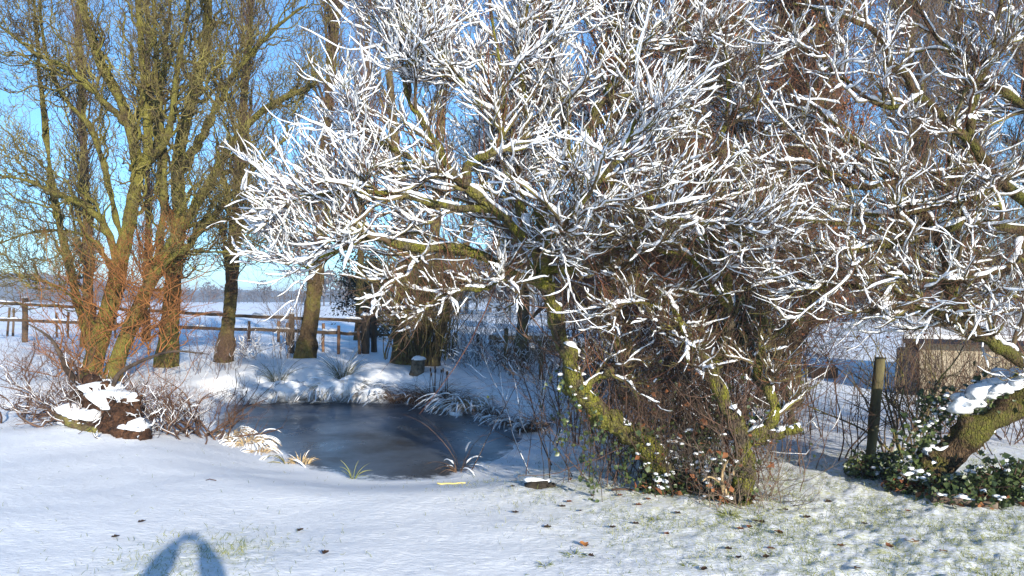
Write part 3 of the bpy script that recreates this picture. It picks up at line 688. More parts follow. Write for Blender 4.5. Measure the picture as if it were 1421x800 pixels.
def shoots(root, bases, n, h, lean, seed, material, rad=0.006, helix=0.25, k=(5, 3), name='crown', spread=0.25):
    rng = np.random.default_rng(seed)
    b = np.repeat(np.asarray(bases, float), n, 0); C = len(b)
    b = b + rng.normal(size=b.shape) * np.array([spread, spread, 0.05])
    d = norm(UP * 1.0 + rng.normal(size=(C, 3)) * np.array([lean, lean, 0.2]))
    N = 12; P = np.empty((C, N, 3)); P[:, 0] = b; ph = rng.random(C) * 6.28; L = h * (0.5 + 0.7 * rng.random(C))
    for j in range(1, N):
        dd = norm(d + helix * np.stack([np.cos(ph + j * 1.1), np.sin(ph + j * 1.1), 0 * ph], 1))
        P[:, j] = P[:, j - 1] + dd * (L / (N - 1))[:, None]; d = norm(d + rng.normal(size=(C, 3)) * 0.09)
    R = rad * np.linspace(1, .35, N)[None] * (0.7 + 0.6 * rng.random((C, 1)))
    mb = MB().tubes(P, R, 4)
    if k[0]:
        P1, R1 = grow(P, R, k[0], rng, 0.2, 1, (25, 60), h * 0.32, 0.4, 0.3, 8, 0.12, 0.05, 0.3, 0.6, 0.4, 0.0025, 0.006, helix, 1.5)
        mb.tubes(P1, R1, 3)
        if k[1]:
            P2, R2 = grow(P1, R1, k[1], rng, 0.15, 1, (25, 60), h * 0.15, 0.4, 0.3, 5, 0.12, 0.03, 0.2, 0.7, 0.5, 0.002, 0.005, helix, 1.5)
            mb.tubes(P2, R2, 3)
        P0, R0 = P, R
        return part(mb, name, material, root), P, R, P1, R1
    return part(mb, name, material, root), P, R, None, None
shoots(wt, [at(120, 520, 16.6), at(150, 520, 16.4), at(200, 490, 16.4), at(150, 440, 16.6), at(215, 420, 16.3), at(180, 460, 16.4)], 18, 2.2, 0.9, 5, ORANGE, 0.013, 0.4, (6, 4), spread=.35)
shoots(wt, [at(225, 370, 16.5), at(240, 340, 16.5), at(160, 400, 16.7)], 26, 1.1, 0.9, 6, ORANGE, 0.009, 0.5, (5, 3), spread=.35)
D = 19.5
wt2 = thing('willow_tree', base_at(230, 506, D), 'upright willow trunk with yellow-green moss standing right behind the many-stemmed willow', 'tree')
bare_tree(wt2, [(wl([(230, 512, D), (237, 440, D), (243, 370, D), (249, 300, D), (247, 226, D), (262, 150, D), (283, 78, D), (288, 0, D), (292, -90, D), (300, -170, D)]), 0.25, 0.06)], 42, WILLOWB, WILLOWT, k=(24, 10, 5), l=(2.5, 1.1, 0.5),
  limbs=[(wl([(248, 240, D), (275, 200, 19.2), (300, 155, 19), (322, 108, 18.8), (380, 42, 18.5), (420, 10, 18.3)]), 0.13, 0.03), (wl([(245, 330, D), (225, 260, D), (222, 180, D), (228, 90, D), (236, 0, D), (238, -100, D)]), 0.13, 0.03)], ang=(20, 55), t0=0.35, helix=(0.45, 0.55, 0.6), rt=0.0055)
D = 21.0
def poplar(px, py, d, pts, r0, r1, seed, label, k=34, l=2.6, twig=POPT, bark=POPB, t0=0.12, ang=(10, 26), kk=(11, 6)):
    o = thing('poplar_tree', base_at(px, py, d), label, 'tree')
    bare_tree(o, [(wl([(x, y, d) for x, y in pts]), r0, r1)], seed, bark, twig, k=(k, kk[0], kk[1]), l=(l, 0.95, 0.42), ang=ang, up=0.09, helix=(0.06, 0.10, 0.15), t0=t0, wig=0.06, rt=0.004)
    return o
poplar(310, 492, 20.5, [(310, 496), (318, 440), (324, 370), (329, 300), (334, 220), (340, 130), (346, 60), (350, -40), (352, -150)], 0.20, 0.05, 51, 'straight poplar with reddish twigs between the upright willow and the fence gap', k=40)
poplar(122, 470, 23, [(122, 478), (122, 420), (124, 350), (120, 270), (116, 190), (112, 110), (110, 20), (108, -80)], 0.17, 0.05, 52, 'tall poplar with pale upright twigs half hidden behind the many-stemmed willow', k=44, l=2.4)
poplar(424, 495, 20, [(422, 500), (430, 450), (438, 390), (444, 340), (447, 290), (452, 200), (460, 100), (466, 20), (470, -70), (474, -160)], 0.24, 0.06, 53, 'thick leaning mossy poplar trunk in front of the rail fence', k=36, l=2.6, t0=0.3)
poplar(205, 470, 24.5, [(203, 475), (204, 400), (206, 320), (205, 230), (208, 140), (206, 50), (205, -60)], 0.12, 0.04, 54, 'slender poplar seen through the gap in the middle of the willow stems', k=40, l=2.3)
poplar(495, 470, 26, [(497, 478), (498, 400), (502, 300), (505, 200), (508, 100), (512, 0), (514, -90)], 0.13, 0.04, 55, 'slender far poplar rising behind the end of the rail fence', k=40, l=2.4, t0=0.35)
# coppiced tree with dark base shoots behind the pond
D = 19.5
ct = thing('coppiced_tree', base_at(572, 502, D), 'dark coppiced tree with a skirt of upright shoots on the far pond bank', 'tree')
bare_tree(ct, [(wl([(556, 505, D), (556, 440, D), (560, 380, D), (556, 300, D), (548, 200, D), (540, 100, D), (535, 0, D)]), 0.22, 0.06),
   (wl([(578, 505, D), (590, 440, D), (600, 370, D), (604, 290, D), (610, 180, D), (620, 60, D), (625, -40, D)]), 0.22, 0.06),
   (wl([(600, 500, D), (622, 430, D), (640, 370, D), (660, 290, D), (690, 200, D), (710, 100, D)]), 0.14, 0.04)], 44, MOSSD, GREYT, k=(18, 11, 7), l=(1.8, 0.9, 0.4), ang=(15, 45), t0=0.2, helix=(0.12, 0.2, 0.25), up=0.06)
shoots(ct, [at(552, 498, 19.2), at(572, 500, 19.1), at(592, 498, 19.2), at(610, 494, 19.4)], 34, 2.6, 0.22, 15, MOSSD, 0.012, 0.06, (5, 3), spread=0.22)
shoots(ct, [at(560, 440, 19.2), at(600, 430, 19.2), at(630, 420, 19.2)], 18, 1.6, 0.4, 16, MOSSD, 0.008, 0.06, (5, 3), spread=0.3)

# big bare trees behind the snowy tree
def alder(name, px, py, d, top, seed, label, lean=0, r=0.16, l=(2.0, 0.95, 0.42), k=(34, 9, 6), twig=TWIG, bark=MOSSD, catk=0, ang=(30, 65), t0=0.1):
    o = thing(name, base_at(px, py, d), label, 'tree')
    n = 7; xs = np.linspace(px, px + lean, n) + np.array([0, 6, -4, 5, -6, 4, 0]) * (15 / d); ys = np.linspace(py + 4, top, n)
    res = bare_tree(o, [(wl([(x, y, d) for x, y in zip(xs, ys)]), r, r * 0.25)], seed, bark, twig, k=k, l=l, ang=ang, t0=t0, helix=(0.1, 0.2, 0.3), up=0.05, rt=0.0052)
    if catk:
        rng = np.random.default_rng(seed); P2 = res[4]; c = P2[:, 3:].reshape(-1, 3); c = c[rng.random(len(c)) < catk]
        b = c; e = c + np.array([0, 0, -1]) * 0.05 + rng.normal(size=c.shape) * 0.015
        part(MB().tubes(np.stack([b, (b + e) / 2, e], 1), np.tile([0.004, 0.010, 0.004], (len(c), 1)), 3).leaves(c + rng.normal(size=c.shape) * .04, 0.06, rng), 'crown', CATKIN, o)
    return o
alder('bare_tree', 985, 560, 12.5, -90, 61, 'dark densely twigged tree rising behind the snowy tree crown', k=(56, 15, 11), l=(1.5, 0.75, 0.35), catk=0.9)
alder('bare_tree', 1095, 545, 14.5, -150, 62, 'bare tree hung with rust-brown catkins high above the field gap', lean=30, k=(52, 15, 11), l=(1.7, 0.85, 0.38), catk=0.9)
alder('bare_tree', 860, 535, 14.5, -120, 63, 'bare mossy tree hidden behind the middle of the snowy crown', lean=-20, k=(48, 15, 11), l=(1.7, 0.8, 0.38), catk=0.6)
alder('bare_tree', 720, 505, 19, -90, 64, 'bare tree beyond the wire fence behind the pond', lean=20, k=(46, 15, 11), l=(1.9, 0.9, 0.42), twig=GREYT)
alder('bare_tree', 1262, 540, 17, -140, 65, 'pale-twigged bare tree behind the cream building wall', lean=12, k=(52, 15, 11), l=(2.0, 0.95, 0.45), twig=GREYT, ang=(20, 45))
alder('bare_tree', 1340, 545, 18.5, -160, 66, 'tall bare tree with a fine twig crown against blue sky by the building', lean=-10, k=(52, 15, 11), l=(2.1, 1.0, 0.45), twig=GREYT, ang=(20, 45))
alder('bare_tree', 1440, 560, 16, -120, 67, 'bare tree at the edge of the ivy mound beyond the leaning tree', lean=-20, k=(46, 15, 11), l=(1.9, 0.9, 0.4), twig=GREYT, ang=(20, 50))
alder('bare_tree', 930, 530, 17.5, -160, 68, 'tall rust-tinged bare tree standing well back behind the snowy crown', lean=15, k=(52, 15, 11), l=(1.9, 0.9, 0.4), catk=0.9)

alder('bare_tree', 1062, 548, 13.2, -130, 69, 'russet-twigged tree leaning out from behind the bent mossy trunk', lean=110, k=(44, 14, 9), l=(1.6, 0.8, 0.38), catk=0.9)
# ------------------------------------------------------------------ shrubs, brambles, hedges
def shrub(name, px, py, d, h, n, label, seed, material=DARKT, lean=0.35, spread=0.3, rad=0.006, group=None, snow=0.0, leaves=0, helix=0.12, k=(6, 3), width=None, leafmat=None, pos=None):
    b = base_at(px, py, d) if pos is None else ground_pt(*pos)
    o = thing(name, b, label, 'shrub', group)
    rng = np.random.default_rng(seed)
    w = spread if width is None else width
    bs = np.stack([b[0] + rng.normal(size=n) * w, b[1] + rng.normal(size=n) * spread, np.zeros(n)], 1)
    bs[:, 2] = gz(bs[:, 0], bs[:, 1]) - 0.03
    _, P, R, P1, R1 = shoots(o, bs, 1, h, lean, seed + 1, material, rad, helix, k, spread=0.02)
    if snow:
        s = MB().snow(P1, R1, snow, rng, m=5, sides=5, keep=0.7, wide=0.6); s.snow(P, R, snow, rng, m=6, sides=5, pieces=2, keep=0.6, wide=0.6, power=1.5)
        if s.n: part(s, 'snow', SNOW, o)
    if leaves:
        q = P1.reshape(-1, 3); q = q[rng.integers(0, len(q), leaves)] + rng.normal(size=(leaves, 3)) * 0.03
        part(MB().leaves(q, 0.05, rng, aspect=0.9), 'leaves', leafmat or IVY, o)
    return o
# the tangle under the snowy tree
shrub('bramble_thicket', 900, 640, 8.6, 1.9, 44, 'tall dark thicket of bramble stems between the two mossy trunks', 201, GREYD, 0.22, 0.28, 0.006, width=0.55, leaves=160, k=(7, 4))
shrub('bramble_thicket', 985, 650, 8.3, 1.6, 36, 'dark bramble thicket packed behind the bent mossy trunk', 203, DARKT, 0.2, 0.22, 0.006, width=0.35, leaves=120, k=(7, 4))
shrub('bramble_thicket', 930, 600, 9.6, 2.6, 60, 'tallest brown thicket at the back of the two mossy trunks', 205, DARKT, 0.2, 0.35, 0.007, width=0.8, k=(7, 4), snow=0.014)
shrub('bramble_thicket', 1050, 600, 9.8, 1.9, 18, 'brown thicket beside the bent trunk', 207, GREYD, 0.25, 0.3, 0.006, width=0.25, k=(7, 4), snow=0.014)
shrub('bramble_thicket', 1000, 660, 7.9, 0.8, 26, 'low fan of dead bramble canes arching out from the trunk foot', 209, GREYD, 0.95, 0.10, 0.006, k=(4, 2), leaves=40, leafmat=DEADL)
shrub('bare_shrub', 1060, 665, 7.6, 0.9, 22, 'sprawling bare shrub with long thin twigs by the bent trunk foot', 211, GREYT, 1.1, 0.06, 0.005, k=(5, 2))
shrub('bare_shrub', 865, 520, 12, 1.8, 12, 'bare grey shrub on the pond bank behind the leaning trunk', 213, GREYT, 0.35, 0.3, 0.007, width=0.5, k=(7, 4), snow=0.015)
shrub('bare_shrub', 800, 515, 13, 1.9, 10, 'bare grey shrub arching over the wire fence end post', 215, GREYT, 0.6, 0.25, 0.008, width=0.3, k=(7, 4), snow=0.012)
shrub('bramble_thicket', 955, 676, 7.7, 1.15, 26, 'tangle of thin dead stems in front of both trunk feet', 271, GREYD, 0.3, 0.12, 0.0045, width=0.30, k=(6, 3), leaves=60, leafmat=DEADL)
shrub('bramble_thicket', 1012, 690, 7.35, 0.7, 14, 'upright dead straw-brown stems hugging the bent trunk foot', 273, GREYT, 0.3, 0.08, 0.005, width=0.16, k=(6, 3), leaves=40, leafmat=DEADL)
shrub('bramble_thicket', 850, 590, 8.4, 1.3, 30, 'loose brown stems rising along the leaning trunk', 275, TWIG, 0.3, 0.15, 0.005, width=0.30, k=(6, 3))
for i, (x, d, h, lab) in enumerate([(880, 11.6, 4.4, 'tall russet-leaved shrub directly behind the fork of the leaning trunk'), (960, 11.0, 4.8, 'tallest russet-leaved shrub behind the gap between the two trunks'), (1040, 11.8, 4.4, 'tall russet-leaved shrub behind the bent trunk')]):
    shrub('leafy_shrub', x, 560, d, h, 46, lab, 281 + 2 * i, DARKT, 0.22, 0.3, 0.010, width=0.55, k=(10, 6), leaves=420, leafmat=DEADL, helix=0.15)
# right: in the gap and in front of the building
shrub('bare_shrub', 1240, 575, 9.8, 2.0, 8, 'open grey shrub with a few strong stems in front of the dark door', 217, GREYT, 0.3, 0.15, 0.014, k=(5, 3))
shrub('bare_shrub', 1260, 590, 9.3, 2.3, 10, 'mossy stemmed shrub just behind the pale forked sapling', 219, BRANCH, 0.35, 0.12, 0.018, k=(8, 4))
shrub('bare_shrub', 1300, 560, 10.5, 1.9, 10, 'dark twiggy shrub before the cream building wall', 221, DARKT, 0.5, 0.2, 0.010, k=(8, 4))
shrub('bare_shrub', 1350, 560, 10.2, 1.8, 10, 'dark twiggy shrub at the foot of the snowy leaning trunk', 223, DARKT, 0.5, 0.25, 0.010, k=(8, 4))
shrub('bare_shrub', 1400, 550, 10.8, 1.9, 12, 'dark shrub behind the snow-capped ivy on the leaning trunk', 224, DARKT, 0.5, 0.25, 0.010, k=(8, 4))
shrub('bare_shrub', 1180, 600, 9.2, 1.6, 5, 'two or three thin dark stems beside the field post', 225, DARKT, 0.25, 0.05, 0.010, k=(7, 3))
for i, (x, d, h, lab) in enumerate([(1290, 12.0, 1.9, 'twiggy dark shrub against the near corner of the cream wall'), (1335, 11.6, 2.1, 'twiggy dark shrub halfway along the cream wall'), (1385, 11.8, 2.2, 'twiggy dark shrub by the far part of the cream wall'), (1425, 11.2, 2.3, 'tall dark shrub at the very edge of the view by the cream wall')]):
    shrub('bare_shrub', x, 552, d, h, 9, lab, 311 + 2 * i, GREYD, 0.4, 0.25, 0.011, width=0.4, k=(8, 4))
# left: brambles round the willow stump
shrub('bramble_bush', 60, 575, 13.0, 1.5, 20, 'purple-brown bramble arching over the snow beside the willow', 231, DARKT, 1.0, 0.35, 0.015, helix=0.35, k=(7, 4))
shrub('bramble_bush', 110, 590, 11.8, 1.2, 34, 'grey tangled bramble growing out of the rotten stump', 233, TWIG, 1.0, 0.22, 0.015, helix=0.4, k=(6, 4), snow=0.008)
shrub('bramble_bush', 235, 600, 11.9, 1.0, 24, 'snow-dusted bramble between the rotten stump and the pond', 235, DARKT, 0.95, 0.25, 0.015, helix=0.35, k=(6, 4), snow=0.008)
shrub('bramble_bush', 285, 590, 12.4, 1.2, 20, 'dark spreading bramble reaching over the pond ice', 237, DARKT, 1.0, 0.18, 0.015, helix=0.3, k=(6, 4))
shrub('bramble_bush', 195, 560, 13.8, 1.3, 20, 'rust-coloured bramble behind the rotten stump', 239, ORANGE, 0.9, 0.25, 0.010, helix=0.35, k=(7, 4))
shrub('bramble_bush', 20, 520, 17, 1.2, 20, 'low purple bramble below the fence post', 241, TWIG, 0.9, 0.5, 0.007, helix=0.35, k=(7, 4))
shrub('bare_shrub', 300, 500, 18.5, 1.5, 22, 'reddish shrub at the foot of the straight poplar', 243, TWIG, 0.5, 0.35, 0.007, helix=0.25, k=(7, 4))
shrub('bare_shrub', 405, 495, 20.5, 2.3, 24, 'upright grey-green shrub hugging the mossy leaning trunk', 245, GREYT, 0.2, 0.2, 0.008, helix=0.05, k=(6, 4))
shrub('bare_shrub', 355, 492, 21, 0.9, 30, 'low snowy scrub in front of the rail fence', 247, TWIG, 0.5, 0.5, 0.006, helix=0.25, k=(6, 3), snow=0.02)
# hedge of brambles along the wire fence
for i, (x, y, d, h, lab) in enumerate([(615, 494, 21, 0.9, 'snow-covered bramble beside the dark coppiced tree'), (650, 495, 20.5, 1.0, 'snow-covered bramble two steps along the wire fence from the coppiced tree'), (680, 500, 19.5, 0.9, 'snow-covered bramble at the foot of the green fence post'), (725, 508, 18.2, 0.6, 'low snow-covered bramble before the stone trough'), (660, 480, 23, 2.0, 'tall misty shrub beyond the wire fence'), (700, 478, 24, 2.2, 'tall grey shrub beyond the stone trough'), (620, 470, 24, 2.4, 'tall shrub beyond the coppiced tree'), (760, 500, 18, 1.6, 'grey shrub behind the far fence post')]):
    shrub('bramble_bush' if h < 1.2 else 'bare_shrub', x, y, d, h, 40 if h < 1.2 else 30, lab, 251 + 2 * i, DARKT if h < 1.2 else GREYT, 0.5, 0.35, 0.007, snow=0.03 if h < 1.2 else 0.012, helix=0.2, k=(6, 3), width=0.5)
# dark evergreen
def evergreen(px, py, d, h, w, label, seed, mat_=EVERG):
    o = thing('evergreen_shrub', base_at(px, py, d), label, 'shrub'); rng = np.random.default_rng(seed)
    b = base_at(px, py, d); n = 46
    c = np.stack([rng.normal(size=n) * w * .45, rng.normal(size=n) * w * .45, rng.random(n) ** 0.8 * h], 1); c[:, :2] *= (1.15 - c[:, 2:3] / h * 0.75); c += b
    st = np.linspace(0, 1, 6)[None, :, None]
    L = b + (c[:, None] - b) * st * np.array([1, 1, 1]); L[:, :, 2] = b[2] + (c[:, 2] - b[2])[:, None] * st[..., 0] ** 0.8
    part(MB().tubes(L, np.full(L.shape[:2], 0.012), 4), 'stem', GREYT, o)
    q = np.repeat(c, 170, 0) + rng.normal(size=(n * 170, 3)) * w * 0.16
    part(MB().leaves(q, 0.09, rng, aspect=0.6), 'crown', mat_, o)
    return o
evergreen(515, 468, 27, 2.9, 1.3, 'dark evergreen bush behind the end of the rail fence', 301)
evergreen(985, 585, 10.6, 3.4, 0.8, 'dark ivy-smothered bush deep behind the bent mossy trunk', 303, IVY)

# ------------------------------------------------------------------ fences, timber, buildings
def post_mb(px, yt, yb, w, rng, lean=0.0, dp=None):
    b = on_ground(px, yb) if dp is None else dp
    h = (yb - yt) / F * b[1]; wd = w / F * b[1]
    mb = MB(); n = 7
    zs = np.linspace(-0.2, h, n); P = np.stack([b[0] + lean * zs + rng.normal(size=n) * 0.006, b[1] + rng.normal(size=n) * 0.006, b[2] + zs], 1)
    mb.tubes(P, wd / 2 * (1 + 0.06 * rng.normal(size=n)), 8, cap=True)
    return mb, b, h, wd

rng = np.random.default_rng(90)
pp = [(-90, 410, 471), (35, 414, 475), (130, 421, 480), (228, 427, 484), (318, 431, 488), (405, 436, 491), (507, 438, 491)]
fb = on_ground(35, 475)
rf = thing('rail_fence', fb, 'dark post and rail timber fence with snow on its rails between garden and fields', 'fence')
pts = []
for px, yt, yb in pp:
    b = on_ground(px, yb); pts.append((px, b))
    mb, b, h, wd = post_mb(px, yt, yb, 12 if px == 507 else 8, rng, dp=b)
    o = part(mb, 'post', WOODD, rf)
    part(MB().lump(b + UP * h, (wd * .55, wd * .55, wd * .35), rng, 0, 8, 5, .2, dome=True), 'snow', SNOW, o)
def rail_y(px, which):
    xs = [-90, 0, 35, 105, 240, 340, 400, 442, 507, 530]
    ys = ([417, 422, 423, 427, 433, 439.6, 441, 443, 446, 447], [440, 444, 445, 448, 454, 458, 459, 462, 464, 465])[which]
    return float(np.interp(px, xs, ys))
for which in (0, 1):
    for (xa, a), (xb, b) in zip(pts[:-1], pts[1:]):
        A_ = at(xa, rail_y(xa, which), a[1]) - np.array([0, .07, 0]); B_ = at(xb, rail_y(xb, which), b[1]) - np.array([0, .07, 0])
        L = np.linspace(A_, B_, 9) + rng.normal(size=(9, 3)) * 0.008
        d = norm(B_ - A_); side = np.array([-d[1], d[0], 0]); mb = MB()
        ring = np.stack([L + side * .022 + UP * .045, L - side * .022 + UP * .045, L - side * .022 - UP * .045, L + side * .022 - UP * .045], 1)[None]
        mb._rings(ring, 0, False)
        o = part(mb, 'rail', WOODD, rf, smooth=False)
        s = MB().snow(L, np.full(9, .03), 0.05, rng, m=12, pieces=3, keep=0.95, wide=.35, hi=1.0)
        s2 = MB(); s2.v = [np.concatenate(s.v) + UP * 0.03]; s2.f4 = s.f4; s2.m4 = s.m4; s2.n = s.n
        part(s2, 'snow', SNOW, o)
mb, b, h, wd = post_mb(519, 439, 489, 9, rng)
go = thing('gate_post', b, 'dark square post just past the end of the rail fence', 'post'); part(mb, 'post', WOODD, go)
L = np.linspace(at(508, 446, b[1]), at(545, 447, b[1] + .3), 5); part(MB().tubes(L, np.full(5, .04), 6, cap=True), 'rail', WOODD, go)
L = np.linspace(at(508, 464, b[1]), at(545, 466, b[1] + .3), 5); part(MB().tubes(L, np.full(5, .04), 6, cap=True), 'rail', WOODD, go)

def wire_fence(posts, label, w, m, seed, nw=5, mesh=0.0, top=0.9):
    rng = np.random.default_rng(seed)
    bs = [on_ground(p[0], p[2]) for p in posts]
    o = thing('wire_fence', bs[0], label, 'fence'); hs = []
    for p, b in zip(posts, bs):
        mb, b, h, wd = post_mb(p[0], p[1], p[2], w if len(p) < 4 else p[3], rng, rng.normal() * .05, dp=b); part(mb, 'post', m, o); hs.append(h)
    mb = MB(); h = min(min(hs), 1.2)
    for a, b in zip(bs[:-1], bs[1:]):
        for k in range(nw):
            t = np.linspace(0, 1, 8)[:, None]; L = a + (b - a) * t + UP * (h * top * (k + .6) / nw - 0.02 * np.sin(t * PI)); L[:, 2] += 0
            mb.tubes(L, np.full(8, .0022), 3)
        if mesh:
            n = int(np.linalg.norm(b - a) / mesh)
            for t in np.linspace(0, 1, n):
                q = a + (b - a) * t; mb.tubes(np.stack([q + UP * .05, q + UP * h * top * .95]), np.full(2, .0018), 3)
    part(mb, 'wire', WIRE, o)
    return o
wire_fence([(-20, 428, 470), (10, 427, 467), (18, 428, 467), (79, 434, 468), (94, 433, 468), (160, 440, 470)], 'low wire fence of thin leaning stakes out in the snowy field', 3.2, WOODD, 401, 4)
wire_fence([(345, 446, 474), (386, 446, 475), (399, 448, 479), (448, 449, 489), (470, 452, 492), (499, 455, 492)], 'wire stock fence of red-brown stakes below the rail fence', 4.2, WOODR, 403, 5, 0.15)
wire_fence([(630, 462, 488, 5), (665, 464, 494, 5), (702, 456, 514, 6), (751, 473, 527, 6.5), (800, 476, 545, 7)], 'wire fence on rough green posts along the far side of the pond', 6, WOODG, 405, 5, 0.16)
wire_fence([(1000, 505, 560, 9), (1100, 500, 590, 10), (1207, 497, 644, 14)], 'wire mesh fence with one stout mossy post before the sunlit field', 12, WOODG, 407, 7, 0.15)

# stone trough, boards, stump by the pond, timber box in the field
b = on_ground(722, 503); o = thing('stone_trough', b, 'grey stone trough heaped with snow beyond the wire fence', 'trough')
part(MB().box(b + UP * .18, (1.3, .5, .42), .15, taper=1.04), 'basin', STONE, o, smooth=False)
s = MB()
for k in range(6): s.lump(b + np.array([-.5 + .2 * k, rng.normal() * .05, .40]), (.2, .24, .09), rng, 0, 10, 6, .4)
part(s, 'snow', SNOW, o)
b = on_ground(728, 488); o = thing('timber_pallet', b, 'stack of ochre boards under snow behind the stone trough', 'boards')
for k in range(3): part(MB().box(b + UP * (.08 + .17 * k), (2.0, .9, .12), .1 + .05 * k), 'board', noisy('ochre_board', [(.3, (.20, .13, .06)), (.7, (.36, .25, .12))], 5, .9, .2), o, smooth=False)
part(MB().lump(b + UP * .48, (1.0, .45, .13), rng, 0, 18, 7, .25, .1, dome=True), 'snow', SNOW, o)
b = on_ground(579, 517); o = thing('log_stump', b, 'short sawn stump with a cap of snow on the pond bank', 'stump')
n = 7; zs = np.linspace(-.08, .30, n)
part(MB().tubes(np.stack([b[0] + zs * .12, np.full(n, b[1]), b[2] + zs], 1), np.array([.2, .18, .165, .17, .16, .165, .15]), 12, cap=True), 'wood', noisy('split_bark', [(.35, (.05, .04, .03)), (.65, (.22, .18, .13))], 9, .95, 1.0, 25, dist=.03), o)
part(MB().lump(b + np.array([.03, 0, .30]), (.19, .18, .11), rng, 0, 14, 7, .25, dome=True), 'snow', SNOW, o)
b = on_ground(1140, 524); o = thing('timber_box', b, 'low dark timber box standing far out in the sunlit field', 'box')
part(MB().box(b + UP * .1, (.62, .4, .3), .1), 'body', WOODR, o, smooth=False)
part(MB().lump(b + UP * .25, (.32, .2, .06), rng, 0, 12, 6, .2, .1, dome=True), 'snow', SNOW, o)

# cream building with a dark sheeted end behind the leaning tree
b = on_ground(1276, 550); BX, BY, BZ = b
o = thing('cream_building', b, 'low cream-walled building with a dark blue door and snowy roof behind bare shrubs', 'building')
WL, WD_, WH = 9.0, 4.0, 1.12
part(MB().box((BX + WL / 2, BY + WD_ / 2, BZ + WH / 2 - .2), (WL, WD_, WH + .4)), 'wall', RENDERW, o, smooth=False)
dr = part(MB().box((BX - .22, BY + .5, BZ + .45), (.42, .9, 1.0)), 'door', NAVY, o, smooth=False)
part(MB().box((BX - .22, BY + .04, BZ + .45), (.36, .025, .9)).box((BX - .08, BY + .02, BZ + .5), (.03, .05, .12)), 'panel', NAVY, dr, smooth=False)
o.rotation_euler = (0, 0, math.radians(-30)); e = .3; x0, x1, y0, y1, ym = BX - e, BX + WL + e, BY - e, BY + WD_ + e, BY + WD_ / 2
z0, z1 = BZ + WH - .02, BZ + WH + .45
for dz, inset, tgt in ((0, 0, 0), (.1, .03, 1)):
    mb = MB(); t = .09
    v = [(x0 + inset, y0 + inset, z0 + dz), (x1 - inset, y0 + inset, z0 + dz), (x1 - inset, ym, z1 + dz), (x0 + inset, ym, z1 + dz), (x0 + inset, y1 - inset, z0 + dz), (x1 - inset, y1 - inset, z0 + dz)]
    v = v + [(a, c, z + t) for a, c, z in v]
    mb.add(v, [[0, 3, 2, 1], [3, 4, 5, 2], [6, 7, 8, 9], [9, 8, 11, 10], [0, 1, 7, 6], [4, 10, 11, 5], [0, 6, 9, 3], [3, 9, 10, 4], [1, 2, 8, 7], [2, 5, 11, 8]])
    part(mb, 'roof' if not tgt else 'snow', NAVY if not tgt else SNOW, o, smooth=False)
gb = MB().add([(BX + .01, BY, BZ + WH), (BX + .01, BY + WD_, BZ + WH), (BX + .01, ym, z1 - .12), (BX + .12, BY, BZ + WH), (BX + .12, BY + WD_, BZ + WH), (BX + .12, ym, z1 - .12)], [[0, 1, 4, 3], [1, 2, 5, 4], [2, 0, 3, 5]], [[0, 2, 1], [3, 4, 5]])
part(gb, 'gable', RENDERW, o, smooth=False)

# ------------------------------------------------------------------ rotten stump by the willow
b = on_ground(165, 604); o = thing('rotten_stump', b, 'rotting red-brown stump and roots half buried in snow beside the pond', 'stump')
d0 = b[1]; rng = np.random.default_rng(321)
def log(pts, r0, r1, name, m, rough=.12, n=16):
    n = 30; P = px_line(pts, n); R = lin(r0, r1, n) * (1 + rough * .5 * rng.normal(size=n)); mb = MB().tubes(P, R, 22, cap=True, rough=.13, ridge=.16)
    for q in range(90):
        k_ = rng.integers(0, n - 1); o_ = P[k_] + norm(rng.normal(size=3)) * R[k_] * .95; t_ = norm(P[k_ + 1] - P[k_]) * (1 if rng.random() < .5 else -1) + rng.normal(size=3) * .35; mb.tubes(np.stack([o_, o_ + t_ * .05, o_ + t_ * (.08 + .10 * rng.random())]), np.array([.014, .009, .002]) * (r0 / .2), 4)
    for q in range(0, n, 2): mb.lump(P[q] + norm(rng.normal(size=3)) * R[q] * .8, np.ones(3) * R[q] * (.3 + .35 * rng.random()), rng, 0, 8, 6, .5)
    return part(mb, name, m, o), P, R
l1, P, R = log([(128, 545, d0 + 1.2), (145, 565, d0 + .7), (166, 588, d0 + .3), (186, 602, d0)], .30, .22, 'trunk', ROT)
s = MB().snow(P[:17], R[:17], .12, rng, m=16, pieces=1, keep=1, wide=1.0, power=.5); s.snow(P[:18], R[:18], .06, rng, m=12, pieces=4, keep=1, wide=1.0, power=.4); part(s, 'snow', SNOW, l1)
l2, P, R = log([(168, 596, d0 + .25), (178, 578, d0 + .2), (184, 562, d0 + .25)], .17, .13, 'stub', ROT)
part(MB().lump(P[-1] + UP * .06, (.16, .15, .10), rng, 0, 12, 6, .4, dome=True), 'snow', SNOW, l2)
l3, P, R = log([(205, 606, d0 - .1), (170, 600, d0 - .02), (135, 590, d0 + .1), (92, 580, d0 + .5)], .10, .05, 'root', ROT)
part(MB().snow(P, R, .12, rng, m=12, pieces=3, keep=1, wide=.9), 'snow', SNOW, l3)
l4, P, R = log([(88, 574, d0 + .6), (112, 590, d0 + .3), (140, 598, d0 + .05)], .13, .09, 'root', MOSSD)
part(MB().snow(P, R, .14, rng, m=12, pieces=2, keep=1, wide=1.0), 'snow', SNOW, l4)
log([(120, 540, d0 + 1.3), (98, 520, d0 + 1.0), (85, 495, d0 + .8), (70, 470, d0 + .7), (40, 450, d0 + .6)], .065, .008, 'branch', GREYD)
log([(150, 560, d0 + .9), (165, 520, d0 + .8), (200, 500, d0 + .7), (240, 488, d0 + .6), (290, 492, d0 + .6)], .045, .006, 'branch', GREYD)

